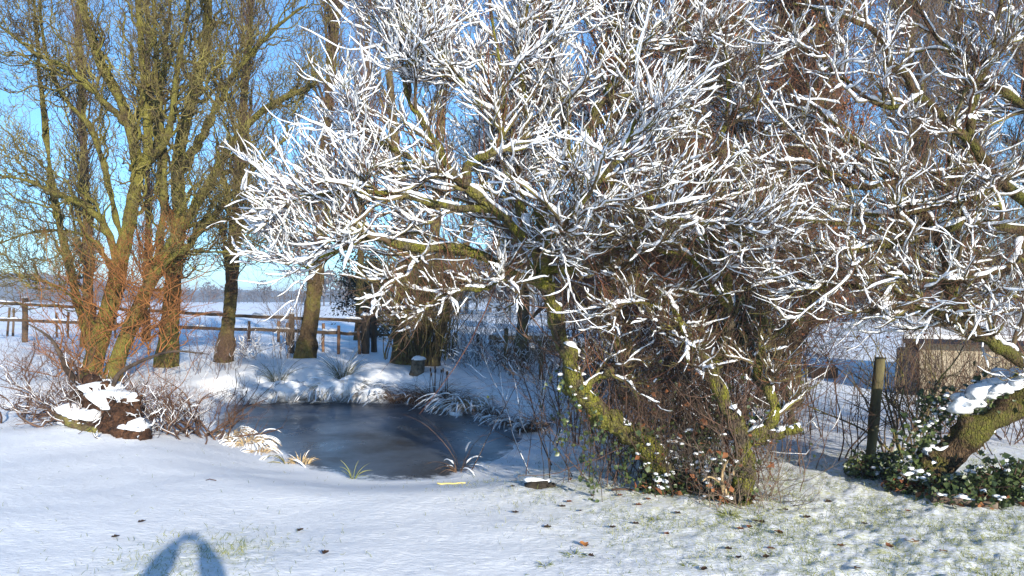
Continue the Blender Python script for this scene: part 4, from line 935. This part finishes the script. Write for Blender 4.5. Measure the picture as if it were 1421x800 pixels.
s = MB(); rg = np.random.default_rng(8)
for x, y, dz, r in [(140, 552, 1.0, .22), (150, 562, .8, .16), (124, 583, .45, .17), (104, 582, .55, .12)]:
    s.lump(at(x, y, d0 + dz) - UP * r * .12, (r * 1.2, r * 1.1, r * .36), rg, 0, 26, 14, .8)
part(s, 'snow', SNOW, o)
shrub('bramble_bush', 170, 600, d0 + .35, .8, 22, 'thin dark twigs sprouting through the snow on the rotten stump', 291, GREYD, 1.0, .3, .005, helix=.35, k=(6, 3), snow=.014)
# ------------------------------------------------------------------ tussocks, reeds, rushes
def tussock(name, px, py, w, h, n, label, seed, m=SEDGE, snow=0.5, droop=1.0, blade=.006, group=None, base=None, cap=False):
    rng = np.random.default_rng(seed)
    if name == 'sedge_clump': h *= 1.35; n = int(n * 1.9); blade *= .65; snow *= .45
    b = on_ground(px, py) if base is None else np.asarray(base, float)
    o = thing(name, b, label, 'grass clump', group); N = 9
    az = rng.random(n) * 2 * PI; r0 = np.sqrt(rng.random(n)) * w * .3
    P = np.empty((n, N, 3)); P[:, 0] = b + np.stack([np.cos(az) * r0, np.sin(az) * r0, np.full(n, -.02)], 1)
    d = norm(np.stack([np.cos(az) * .45, np.sin(az) * .45, np.ones(n)], 1) + rng.normal(size=(n, 3)) * .25); L = h * 1.5 * (.6 + .7 * rng.random(n))
    for j in range(1, N):
        P[:, j] = P[:, j - 1] + d * (L / (N - 1))[:, None]; d = norm(d + np.stack([np.cos(az) * .16 * droop, np.sin(az) * .16 * droop, -.26 * droop * np.ones(n)], 1) + rng.normal(size=(n, 3)) * .05)
    P[..., 2] = np.maximum(P[..., 2], b[2] - .05)
    part(MB().ribbons(P, blade * np.linspace(1, .25, N)[None] * (.7 + .6 * rng.random((n, 1))), rng), 'leaves', m, o)
    if snow:
        k = rng.random(n) < snow; s = MB().snow(P[k], np.full((k.sum(), N), .005), min(.030, .07 * h), rng, m=6, sides=5, keep=.95, wide=.6, power=1.0, lo=.25)
        if cap: [s.lump(b + np.array([rng.normal() * w * .22, rng.normal() * w * .12, h * (.05 + .3 * rng.random())]), np.array([w * .42, w * .36, h * .42]) * (.55 + .5 * rng.random()), rng, 0, 20, 10, .7) for _ in range(4)]
        if s.n: part(s, 'snow', SNOW, o)
    return o
T = [('grass_tussock', 345, 553, .9, .42, 150, 'snow-flattened tussock beside the far end of the ice', SEDGE, .3, 1.3, True),
     ('grass_tussock', 392, 550, 1.0, .5, 160, 'snow-laden tussock below the first spiky rush tuft', RUSH, .3, 1.2, True),
     ('grass_tussock', 440, 549, 1.0, .55, 170, 'rounded snow-draped tussock between the two rush tufts', SEDGE, .3, 1.3, True),
     ('grass_tussock', 478, 550, 1.1, .6, 200, 'biggest snow-draped tussock below the tall rush tuft', RUSH, .3, 1.2, True),
     ('grass_tussock', 515, 553, .9, .5, 160, 'snow-draped tussock with straw showing beside the brown sedge', SEDGE, .5, 1.3, True),
     ('rush_tuft', 475, 527, .5, .55, 120, 'tall spiky green rush tuft standing above the far bank', RUSH, .1, .35, False),
     ('rush_tuft', 386, 532, .5, .45, 100, 'smaller spiky rush tuft on the far bank', RUSH, .2, .4, False),
     ('sedge_clump', 552, 560, .6, .40, 130, 'brown sedge clump where the snowy bank turns dark', SEDGE, .2, 1.0, False),
     ('sedge_clump', 578, 560, .6, .45, 130, 'brown sedge clump just below the sawn stump', SEDGE, .2, .9, False),
     ('sedge_clump', 603, 564, .6, .50, 150, 'darkest brown sedge clump beside the dead seed stalks', SEDGE, .14, .8, False),
     ('sedge_clump', 632, 566, .6, .45, 150, 'drooping brown sedge clump with long snowy leaves', SEDGE, .28, 1.2, False),
     ('sedge_clump', 655, 570, .7, .42, 170, 'large drooping sedge clump bowed over the ice edge', STRAW, .3, 1.4, False),
     ('sedge_clump', 682, 578, .6, .32, 120, 'low snowy sedge clump on the curve of the bank', SEDGE, .35, 1.3, False),
     ('sedge_clump', 706, 590, .5, .28, 110, 'low snowy sedge clump near the narrow end of the ice', SEDGE, .35, 1.3, False),
     ('sedge_clump', 728, 600, .45, .28, 100, 'dark stalky sedge clump at the corner of the ice', SEDGE, .4, .8, False),
     ('sedge_clump', 745, 598, .4, .25, 80, 'thin dark sedge on the snow just past the ice corner', SEDGE, .3, .8, False),
     ('reed_clump', 345, 618, .8, .30, 150, 'collapsed pale reed clump weighed down by snow at the near bank', STRAW, .75, 1.6, False),
     ('reed_clump', 360, 629, .4, .20, 60, 'collapsed straw reeds lying towards the ice, snow along each leaf', STRAW, .75, 1.7, False),
     ('reed_clump', 322, 606, .7, .28, 110, 'snowy reed clump nearest the rotten stump', STRAW, .7, 1.5, False)]
for i, (nm, px, py, w, h, n, lab, m, sn, dr_, cp) in enumerate(T):
    tussock(nm, px, py, w, h, n, lab, 500 + i, m, sn, dr_, (.0065 if nm == 'reed_clump' else .005), cap=cp)
def water_at(px, py): d = (H - WZ) * F / (py - 418); return np.array([(px - 710.5) / F * d, d, WZ])
tussock('reed_clump', 0, 0, .40, .12, 60, 'yellow-green reed stub tuft standing in the ice near the close bank', 540, STRAW, .1, .5, .010, base=water_at(418, 643))
tussock('reed_clump', 0, 0, .10, .48, 7, 'single arching reed loop at the near edge of the ice', 541, RUSH, .5, 1.7, .010, base=water_at(397, 646))
tussock('grass_tuft', 0, 0, .12, .2, 16, 'tiny green and straw tuft at the lip of the near bank', 542, GRASS, .0, .4, .006, base=on_ground(490, 664))
tussock('reed_clump', 0, 0, .32, .26, 30, 'dark dead reed stalks with snow standing in the ice by the near bank', 543, SEDGE, .25, .9, .004, base=water_at(636, 655))
tussock('reed_clump', 0, 0, .25, .7, 9, 'tall bent dead reed stems reaching above the ice', 544, SEDGE, .15, .35, .005, base=water_at(642, 646))
# dead seed stalks
b = on_ground(600, 556); o = thing('dead_stalk', b, 'cluster of upright dead seed stalks among the brown sedge', 'stalks')
q = b + rng.normal(size=(9, 3)) * np.array([.14, .1, 0]); L = np.stack([q, q + np.array([.01, 0, .3]), q + np.array([.03, 0, .62])], 1); L[:, 2] += rng.normal(size=(9, 3)) * .06
mb = MB().tubes(L, np.tile([.010, .009, .007], (9, 1)), 4)
for e in L[:, 2]: mb.lump(e, (.02, .02, .05), rng, 0, 6, 5, .3)
part(mb, 'stem', SEDGE, o)
# snow lump dropped on the ice
for px, py, r, lab in [(633, 577, .13, 'lump of snow fallen on the far corner of the ice'), (683, 574, .12, 'round snow ball resting on the bank by the low sedge')]:
    b = water_at(px, py) if px == 633 else on_ground(px, py)
    o = MB().lump((0, 0, .02), (r, r * .7, r * .5), rng, 0, 12, 7, .4).build('snow_lump', SNOW); o.location = b; tag(o, lab, 'snow lump')

# ivy mounds and dead wood at the foot of the leaning tree
def mound(px, py, r, h, n, label, seed, m=IVY, size=.055, sn=.12, dead=0):
    b = on_ground(px, py); o = thing('ivy_mound', b, label, 'ivy'); rng = np.random.default_rng(seed)
    v = rng.normal(size=(n, 3)); v = norm(v) * (0.55 + .45 * rng.random((n, 1))); v[:, 2] = np.abs(v[:, 2])
    k = 1 + .6 * vn(v[:, 0] * 2 + seed, v[:, 1] * 2 + v[:, 2])[:, None]
    c = b + v * k * np.array([r, r * .7, h]); part(MB().leaves(c, size, rng, aspect=.95), 'ivy', m, o)
    st = rng.integers(0, n, 70); L = np.stack([b + (c[st] - b) * np.array([.3, .3, 0]), (b + c[st]) / 2 + UP * h * .1, c[st] + rng.normal(size=(70, 3)) * .05], 1)
    part(MB().tubes(L, np.tile([.007, .006, .004], (70, 1)), 4), 'stem', TWIG, o)
    if dead:
        q = c[rng.integers(0, n, dead)] * 1.0; q[:, 2] = b[2] + (q[:, 2] - b[2]) * .5; part(MB().leaves(q + rng.normal(size=q.shape) * .03, size * 1.3, rng), 'leaves', DEADL, o)
    s = MB(); kk = (vn(c[:, 0] * 9, c[:, 1] * 9 + c[:, 2] * 7) > .36 - sn) & (v[:, 2] > .2) & (rng.random(n) < .22)
    for p in c[kk][:120]: s.lump(p + UP * .012, np.array([1, 1, .4]) * size * (.35 + .5 * rng.random()), rng, 0, 7, 5, .4)
    if s.n: part(s, 'snow', SNOW, o)
mound(1212, 662, .32, .26, 420, 'small dark ivy mound at the foot of the stout field post', 601)
mound(1268, 682, .30, .28, 420, 'dark ivy mound at the root of the leaning tree', 603, dead=40)
mound(1345, 696, .46, .30, 620, 'sunlit green ivy bank under the leaning trunk', 605, dead=60)
mound(1410, 694, .46, .46, 800, 'tall ivy bank with snow flecks at the edge of the view', 607, dead=40)
mound(925, 682, .35, .24, 420, 'ivy and dead leaves round the foot of the leaning mossy trunk', 609, dead=140)
mound(1015, 695, .26, .2, 200, 'ragged dead leaf and ivy patch round the bent trunk foot', 611, dead=120)
b = on_ground(1325, 700); o = thing('fallen_log', b, 'grey fallen branch lying in front of the ivy bank', 'log')
P = px_line([(1292, 688, b[1] + .05), (1318, 690, b[1]), (1352, 702, b[1] - .1), (1385, 714, b[1] - .2)], 14); R = lin(.055, .03, 14); P[:, 2] = gz(P[:, 0], P[:, 1]) + R * .9
part(MB().tubes(P, R * (1 + .1 * rng.normal(size=14)), 9, cap=True), 'wood', GREYT, o); part(MB().snow(P, R, .05, rng, pieces=3), 'snow', SNOW, o)
b = on_ground(1303, 692); o = MB().lump((0, 0, .06), (.12, .07, .07), rng, 0, 10, 7, .6, .4).build('bark_piece', noisy('orange_bark', [(.3, (.25, .07, .03)), (.7, (.50, .17, .06))], 12, .9, .6)); o.location = b; tag(o, 'bright orange-brown slab of bark lying against the ivy bank', 'bark')
# pale twisted dead root hanging at the foot of the bent trunk
b = on_ground(1005, 694); o = thing('dead_branch', b, 'pale forked dead branch leaning at the foot of the bent trunk', 'branch')
for pts_, r in [([(1012, 692, 7.4), (1002, 668, 7.35), (1006, 645, 7.35), (1016, 640, 7.4), (1018, 660, 7.4)], .018), ([(1004, 690, 7.4), (1000, 672, 7.35), (985, 662, 7.3), (975, 668, 7.25)], .014)]:
    part(MB().tubes(px_line(pts_, 14), lin(r, r * .5, 14), 7, cap=True), 'limb', STRAW, o)

# ------------------------------------------------------------------ small things on the lawn
LEAFPX = [(711, 677, 3), (791, 668, 2), (790, 699, 1), (780, 706, 3), (806, 712, 0), (900, 696, 2), (886, 703, 1), (882, 730, 3), (820, 775, 0), (1027, 737, 1), (1048, 726, 3), (1070, 692, 0), (1082, 743, 3), (1011, 765, 3), (1063, 777, 3), (1070, 764, 1), (1025, 778, 3), (977, 794, 3), (715, 714, 3), (822, 691, 3), (1090, 710, 0), (1168, 760, 1), (1080, 742, 2), (417, 739, 3), (160, 749, 3), (452, 771, 3), (197, 727, 3), (1040, 735, 1), (1057, 728, 3), (1120, 722, 3), (1310, 770, 1), (1150, 700, 3), (1200, 730, 3), (860, 690, 1), (850, 735, 3), (760, 735, 3), (1260, 712, 1), (940, 715, 3), (925, 745, 1), (1190, 795, 3)]
SPECIAL = {(711, 677): 'curled dark leaf on the snow beside the bare soil patch', (417, 739): 'small black leaf alone on the smooth snow ahead of the pond', (160, 749): 'tiny red-brown leaf beside the thin grassy snow near the shadow', (791, 668): 'reddish leaf by the hanging ivy strands'}
def leaf(px, py, size, m, label, group, seed, cat='leaf'):
    rng = np.random.default_rng(seed); n = 11
    t = np.linspace(0, 1, n); w = np.sin(np.pi * t ** .8) * .36 * (1 + .25 * np.sin(t * 17 + seed)); x = (t - .5)
    curl = .35 * (t - .4) ** 2 * (1 + rng.random())
    V = np.concatenate([np.stack([x, -w, curl + w * .5], 1), np.stack([x, 0 * w, curl], 1), np.stack([x, w, curl + w * (.2 + .6 * rng.random())], 1)]) * size
    a = rng.random() * 6.28; c, s_ = math.cos(a), math.sin(a); V = np.stack([V[:, 0] * c - V[:, 1] * s_, V[:, 0] * s_ + V[:, 1] * c, V[:, 2] + .012], 1)
    i = np.arange(n - 1); q = np.concatenate([np.stack([i, i + 1, i + n + 1, i + n], 1), np.stack([i + n, i + n + 1, i + 2 * n + 1, i + 2 * n], 1)])
    o = MB().add(V, q).build('fallen_leaf', m); o.location = on_ground(px, py); return tag(o, label, cat, group)
DARKL = noisy('dark_wet_leaf', [(.35, (.03, .018, .012)), (.65, (.09, .05, .03))], 12, .6, 0)
for i, (px, py, k) in enumerate(LEAFPX):
    lab = SPECIAL.get((px, py)); m = DEADL if k in (1, 2) else DARKL
    g = 'dead leaves lying on the snowy lawn'
    leaf(px, py, .075 if k else .06, m, lab or ('dark curled dead leaf lying on the thin snow under the trees' if m is DARKL else 'rust-brown dead leaf lying on the thin snow under the trees'), g if lab is None else None, 700 + i)
leaf(810, 760, .11, noisy('amber_leaf', [(.35, (.30, .11, .03)), (.65, (.45, .2, .07))], 12, .8, 0), 'large amber-brown leaf, brightest on the snow, in front of the trees', None, 790)
leaf(1234, 762, .09, DEADL, 'red-brown leaf lying on the snow beside a broader tan leaf', None, 791)
leaf(1266, 756, .12, noisy('tan_leaf', [(.35, (.28, .15, .07)), (.65, (.42, .25, .13))], 12, .8, 0), 'broad tan leaf lying on the snow nearest the ivy bank', None, 792)
# bare soil patch with two snow caps
b = on_ground(745, 676); o = thing('soil_patch', b, 'dark molehill-like soil patch with two white snow caps on the lawn', 'molehill')
mb = MB()
for dx, dy, r in [(-.06, 0, .10), (.06, .02, .09), (.15, .0, .06), (0, -.03, .08)]: mb.lump(b + np.array([dx, dy, .0]), (r, r * .8, r * .55), rng, 0, 12, 7, .5)
part(mb, 'soil', SOIL, o)
s = MB().lump(b + np.array([-.05, .05, .06]), (.09, .05, .03), rng, 0, 10, 6, .4).lump(b + np.array([.09, .04, .05]), (.07, .04, .025), rng, 0, 10, 6, .4); part(s, 'snow', SNOW, o)
b = on_ground(625, 673); o = MB().tubes(np.linspace([-.16, 0, .014], [.18, .02, .016], 8) + rng.normal(size=(8, 3)) * .004, lin(.012, .008, 8), 7, cap=True).build('yellow_stick', YELLOW); o.location = b; tag(o, 'short bare yellow stick lying on the snow at the pond lip', 'stick')
b = on_ground(293, 668); o = MB().tubes(np.array([[-.06, 0, .01], [-.02, .01, .02], [.02, 0, .015], [.06, -.01, .01]]), np.full(4, .005), 5, cap=True).build('dark_twig', DARKT); o.location = b; tag(o, 'short dark twig lying on the smooth snow below the reeds', 'twig')
b = on_ground(865, 684); o = MB().tubes(np.array([[-.12, .02, .02], [-.04, .0, .03], [.06, 0, .03], [.16, -.02, .015]]), lin(.014, .008, 4), 6, cap=True).build('dark_twig', DARKT); o.location = b; tag(o, 'dark broken stick lying on thin snow by the leaning mossy trunk', 'twig')
for i, (px, py, w, h, n, lab) in enumerate([(1012, 717, .25, .07, 120, 'green grass clump poking from the snow before the bent trunk'), (757, 786, .12, .05, 40, 'small green tuft in the snow nearest the bottom of the lawn'), (955, 788, .10, .05, 36, 'bright green moss tuft in the thin snow'), (796, 771, .22, .05, 60, 'flat yellowish tuft beside the amber leaf'), (910, 722, .15, .05, 50, 'grassy clod in the snow midway to the trees')]):
    tussock('grass_tuft', px, py, w, h, n, lab, 560 + i, GRASS, 0, .8, .004)
# countless grass blades in the thin snow
rng = np.random.default_rng(81); n = 110000
y = 3.6 + 8.5 * rng.random(n) ** 1.2; x = (rng.random(n) * 2 - 1) * y * .75
k = (rng.random(n) < thin_snow(x, y) * np.clip(.55 + 1.6 * vn(x * 3.1, y * 3.7), 0, 1) * 1.2 + .008); x, y = x[k], y[k]; z = gz(x, y); n = len(x)
P = np.empty((n, 4, 3)); P[:, 0] = np.stack([x, y, z - .01], 1); d = norm(UP * .9 + rng.normal(size=(n, 3)) * .75); d[:, 2] = np.abs(d[:, 2]); L = (.022 + .038 * rng.random(n)) / 3 * 1.3
for j in range(1, 4): P[:, j] = P[:, j - 1] + d * L[:, None]; d = norm(d + rng.normal(size=(n, 3)) * .3 - UP * .12)
tag(MB().ribbons(P, .0022 * np.array([1, .9, .7, .2])[None] * np.ones((n, 1)), rng).build('lawn_grass', GRASS), 'sparse grass blades poking through the thin snow', kind='stuff')
print('blades', n)

# distant bare woods, each belt one mass
def wood(px0, px1, d, h, n, seed, label):
    rng = np.random.default_rng(seed); mb = MB(); m = 90
    for k in range(n):
        px = px0 + (px1 - px0) * rng.random(); dd = d * (1 + .15 * rng.normal()); X = (px - 710.5) / F * dd; g = float(gz(np.array([X]), np.array([dd]))[0]); hh = h * (.5 + .7 * rng.random())
        mb.tubes(np.array([[X, dd, g - .2], [X, dd, g + hh * .5], [X + .2, dd, g + hh]]), np.array([.02, .014, .004]) * hh, 4)
        v = norm(rng.normal(size=(m, 3))) * rng.random((m, 1)) ** .4; c = np.array([X, dd, g + hh * .58]) + v * np.array([.34, .34, .42]) * hh; mb.leaves(c, hh * .16, rng, aspect=.35)
    tag(mb.build('far_wood', FARTREE), label, kind='stuff')
wood(1090, 1330, 70, 5.5, 40, 901, 'dark belt of bare trees beyond the sunlit field')
wood(560, 1000, 90, 7, 60, 902, 'misty belt of bare trees beyond the pond')
wood(430, 500, 240, 12, 9, 903, 'small blue clump of trees far beyond the rail fence')
wood(40, 430, 420, 9, 60, 904, 'thin far hedge line across the snowy fields')
wood(0, 700, 700, 10, 120, 906, 'low far hedges under the hills')

# ------------------------------------------------------------------ the photographer (his shadow falls on the lawn)
def person():
    o = thing('person', (0.0, -.30, float(gz(np.array([0.]), np.array([-.3]))[0])), 'person in dark coat and jeans holding a phone overhead with both arms', 'person')
    b = BASES[o.name]
    J = {}; E = []; Rv = []
    def v(n, p, r): J[n] = len(Rv); Rv.append((p, r))
    v('pel', (0, 0, .92), .15); v('wst', (0, 0, 1.08), .135); v('chest', (0, .01, 1.27), .155); v('neck', (0, .0, 1.41), .065); v('head0', (0, .02, 1.50), .075); v('head1', (0, .025, 1.58), .088); v('head2', (0, .015, 1.645), .06)
    for s, t in ((-1, 'l'), (1, 'r')):
        v('sh' + t, (s * .19, 0, 1.37), .075); v('el' + t, (s * .255, .11, 1.62), .115); v('wr' + t, (s * .18, .22, 1.86), .095); v('hd' + t, (s * .12, .255, 1.95), .06)
        v('hip' + t, (s * .10, 0, .84), .105); v('kn' + t, (s * .12, .02, .48), .07); v('an' + t, (s * .13, 0, .09), .048); v('ft' + t, (s * .15, .15, .045), .04)
        E += [('chest', 'sh' + t), ('sh' + t, 'el' + t), ('el' + t, 'wr' + t), ('wr' + t, 'hd' + t), ('pel', 'hip' + t), ('hip' + t, 'kn' + t), ('kn' + t, 'an' + t), ('an' + t, 'ft' + t)]
        for f in range(4):
            n = 'f%s%d' % (t, f); v(n, (s * (.092 + .004 * f), .276 + .004 * f, 1.945 + .022 * f - .01), .0095); v(n + 'b', (s * .07, .292, 1.955 + .022 * f - .01), .008); E += [('hd' + t, n), (n, n + 'b')]
        v('th' + t, (s * .085, .246, 1.945), .011); v('thb' + t, (s * .06, .256, 1.975), .009); E += [('hd' + t, 'th' + t), ('th' + t, 'thb' + t)]
    E += [('pel', 'wst'), ('wst', 'chest'), ('chest', 'neck'), ('neck', 'head0'), ('head0', 'head1'), ('head1', 'head2')]
    me = bpy.data.meshes.new('body'); me.from_pydata([p for p, r in Rv], [(J[a], J[c]) for a, c in E], [])
    ob = bpy.data.objects.new('body', me); COL.objects.link(ob); ob.parent = o; me.materials.append(COAT)
    sk = ob.modifiers.new('skin', 'SKIN'); sk.use_smooth_shade = True
    for d_, (p, r) in zip(me.skin_vertices[0].data, Rv): d_.radius = (r, r)
    me.skin_vertices[0].data[0].use_root = True
    ob.modifiers.new('sub', 'SUBSURF').render_levels = 2; ob.modifiers['sub'].levels = 1
    hb = np.array(b)
    mb = MB().lump(hb + np.array([0, .0, 1.60]), (.098, .11, .10), rng, 0, 16, 10, .06); part(mb, 'hair', HAIR, o)
    mb = MB().lump(hb + np.array([0, .045, 1.56]), (.075, .085, .105), rng, 0, 16, 12, .02).lump(hb + np.array([0, .135, 1.55]), (.013, .02, .024), rng, 0, 8, 6, .05); f = part(mb, 'face', SKIN, o)
    for s in (-1, 1): part(MB().lump(hb + np.array([s * .03, .122, 1.575]), (.011, .008, .008), rng, 0, 8, 6, 0), 'eye', BLACK, f); part(MB().lump(hb + np.array([s * .09, .02, 1.555]), (.012, .022, .032), rng, 0, 8, 6, .05), 'ear', SKIN, f)
    part(MB().lump(hb + np.array([0, .126, 1.515]), (.022, .008, .006), rng, 0, 8, 6, 0), 'mouth', noisy('lips', [(.3, (.4, .17, .15)), (.7, (.45, .2, .17))], 9, .6, 0), f)
    for s in (-1, 1): part(MB().tubes(hb + np.array([[s * .09, 0, .88], [s * .11, .01, .7], [s * .12, .02, .48], [s * .13, 0, .28], [s * .13, 0, .10]]), np.array([.125, .115, .09, .082, .075]), 14), 'trouser_leg', JEANS, o)
    ph = MB().box((0, -.022, H), (.155, .008, .075)).build('phone', BLACK, smooth=False); tag(ph, 'black phone held up in landscape by the person', 'phone')
person()

# repeats share a group
GROUPS = {'poplar_tree': 'poplars along the field edge', 'willow_tree': 'willows by the pond', 'bare_tree': 'bare trees behind the snowy tree', 'bramble_bush': 'bramble bushes round the pond', 'bramble_thicket': 'bramble thickets under the snowy tree', 'bare_shrub': 'bare shrubs along the fences', 'leafy_shrub': 'russet shrubs behind the snowy tree', 'grass_tussock': 'snow-draped tussocks on the far bank', 'rush_tuft': 'rush tufts on the far bank', 'sedge_clump': 'sedge clumps on the far bank', 'reed_clump': 'reed clumps at the pond', 'grass_tuft': 'grass tufts in the snow', 'ivy_mound': 'ivy mounds at the tree feet', 'wire_fence': 'wire fences', 'snow_lump': 'snow lumps by the ice', 'dark_twig': 'twigs lying on the snow', 'evergreen_shrub': 'dark evergreen shrubs'}
for o in SC.objects:
    k = o.name.split('.')[0]
    if o.parent is None and k in GROUPS and not o.get('group'): o['group'] = GROUPS[k]

# ------------------------------------------------------------------ light, sky, camera
def light():
    el = math.radians(16.0); az = math.radians(157.0)      # sun behind the photographer, to the right
    w = bpy.data.worlds.new('World'); SC.world = w; w.use_nodes = True
    nt = w.node_tree; bg = nt.nodes['Background']
    sky = nt.nodes.new('ShaderNodeTexSky'); sky.sky_type = 'NISHITA'; sky.sun_disc = False
    sky.sun_elevation = el; sky.sun_rotation = az
    sky.altitude = 0; sky.air_density = 0.8; sky.dust_density = 0.2; sky.ozone_density = 5.0
    tint = nt.nodes.new('ShaderNodeMix'); tint.data_type = 'RGBA'; tint.blend_type = 'MULTIPLY'; tint.inputs['Factor'].default_value = 1.0; tint.inputs['B'].default_value = (0.91, 1.05, 1.0, 1)
    nt.links.new(sky.outputs[0], tint.inputs['A']); nt.links.new(tint.outputs['Result'], bg.inputs[0]); bg.inputs[1].default_value = 0.15
    sd = bpy.data.lights.new('sun', 'SUN'); sd.energy = 4.7; sd.angle = math.radians(0.53); sd.color = (1.0, 0.925, 0.79)
    so = bpy.data.objects.new('sun', sd); COL.objects.link(so)
    to_sun = Vector((math.sin(az) * math.cos(el), math.cos(az) * math.cos(el), math.sin(el)))
    so.rotation_euler = to_sun.to_track_quat('Z', 'Y').to_euler(); so.location = (8, -18, 9)
light()
cd = bpy.data.cameras.new('camera'); cam = bpy.data.objects.new('camera', cd); COL.objects.link(cam)
cam.location = (0, 0, H); cam.rotation_euler = (PI / 2, 0, 0)
cd.sensor_width = 36.0; cd.lens = 36.0 * F / 1421; cd.shift_y = 18.0 / 1421; cd.clip_start = 0.02; cd.clip_end = 6000
SC.camera = cam
SC.render.engine = 'CYCLES'
SC.cycles.max_bounces = 6; SC.cycles.diffuse_bounces = 3; SC.cycles.glossy_bounces = 2; SC.cycles.transmission_bounces = 2; SC.cycles.volume_bounces = 0
vs = SC.view_settings
vs.view_transform = 'Standard'; vs.look = 'None'; vs.exposure = 0.88; vs.gamma = 1.0; vs.use_curve_mapping = False

def haze():
    m = bpy.data.materials.new('haze_air'); m.use_nodes = True; nt = m.node_tree
    for n in list(nt.nodes):
        if n.type == 'BSDF_PRINCIPLED': nt.nodes.remove(n)
    v = nt.nodes.new('ShaderNodeVolumePrincipled'); v.inputs['Color'].default_value = (0.62, 0.76, 1.0, 1); v.inputs['Density'].default_value = 0.0008; v.inputs['Anisotropy'].default_value = 0.0
    nt.links.new(v.outputs[0], [n for n in nt.nodes if n.type == 'OUTPUT_MATERIAL'][0].inputs['Volume'])
    o = MB().box((0, 0, 13.5), (6400, 6400, 41)).build('haze', m, smooth=False); tag(o, 'thin cold winter haze over the far fields', kind='stuff')
haze()
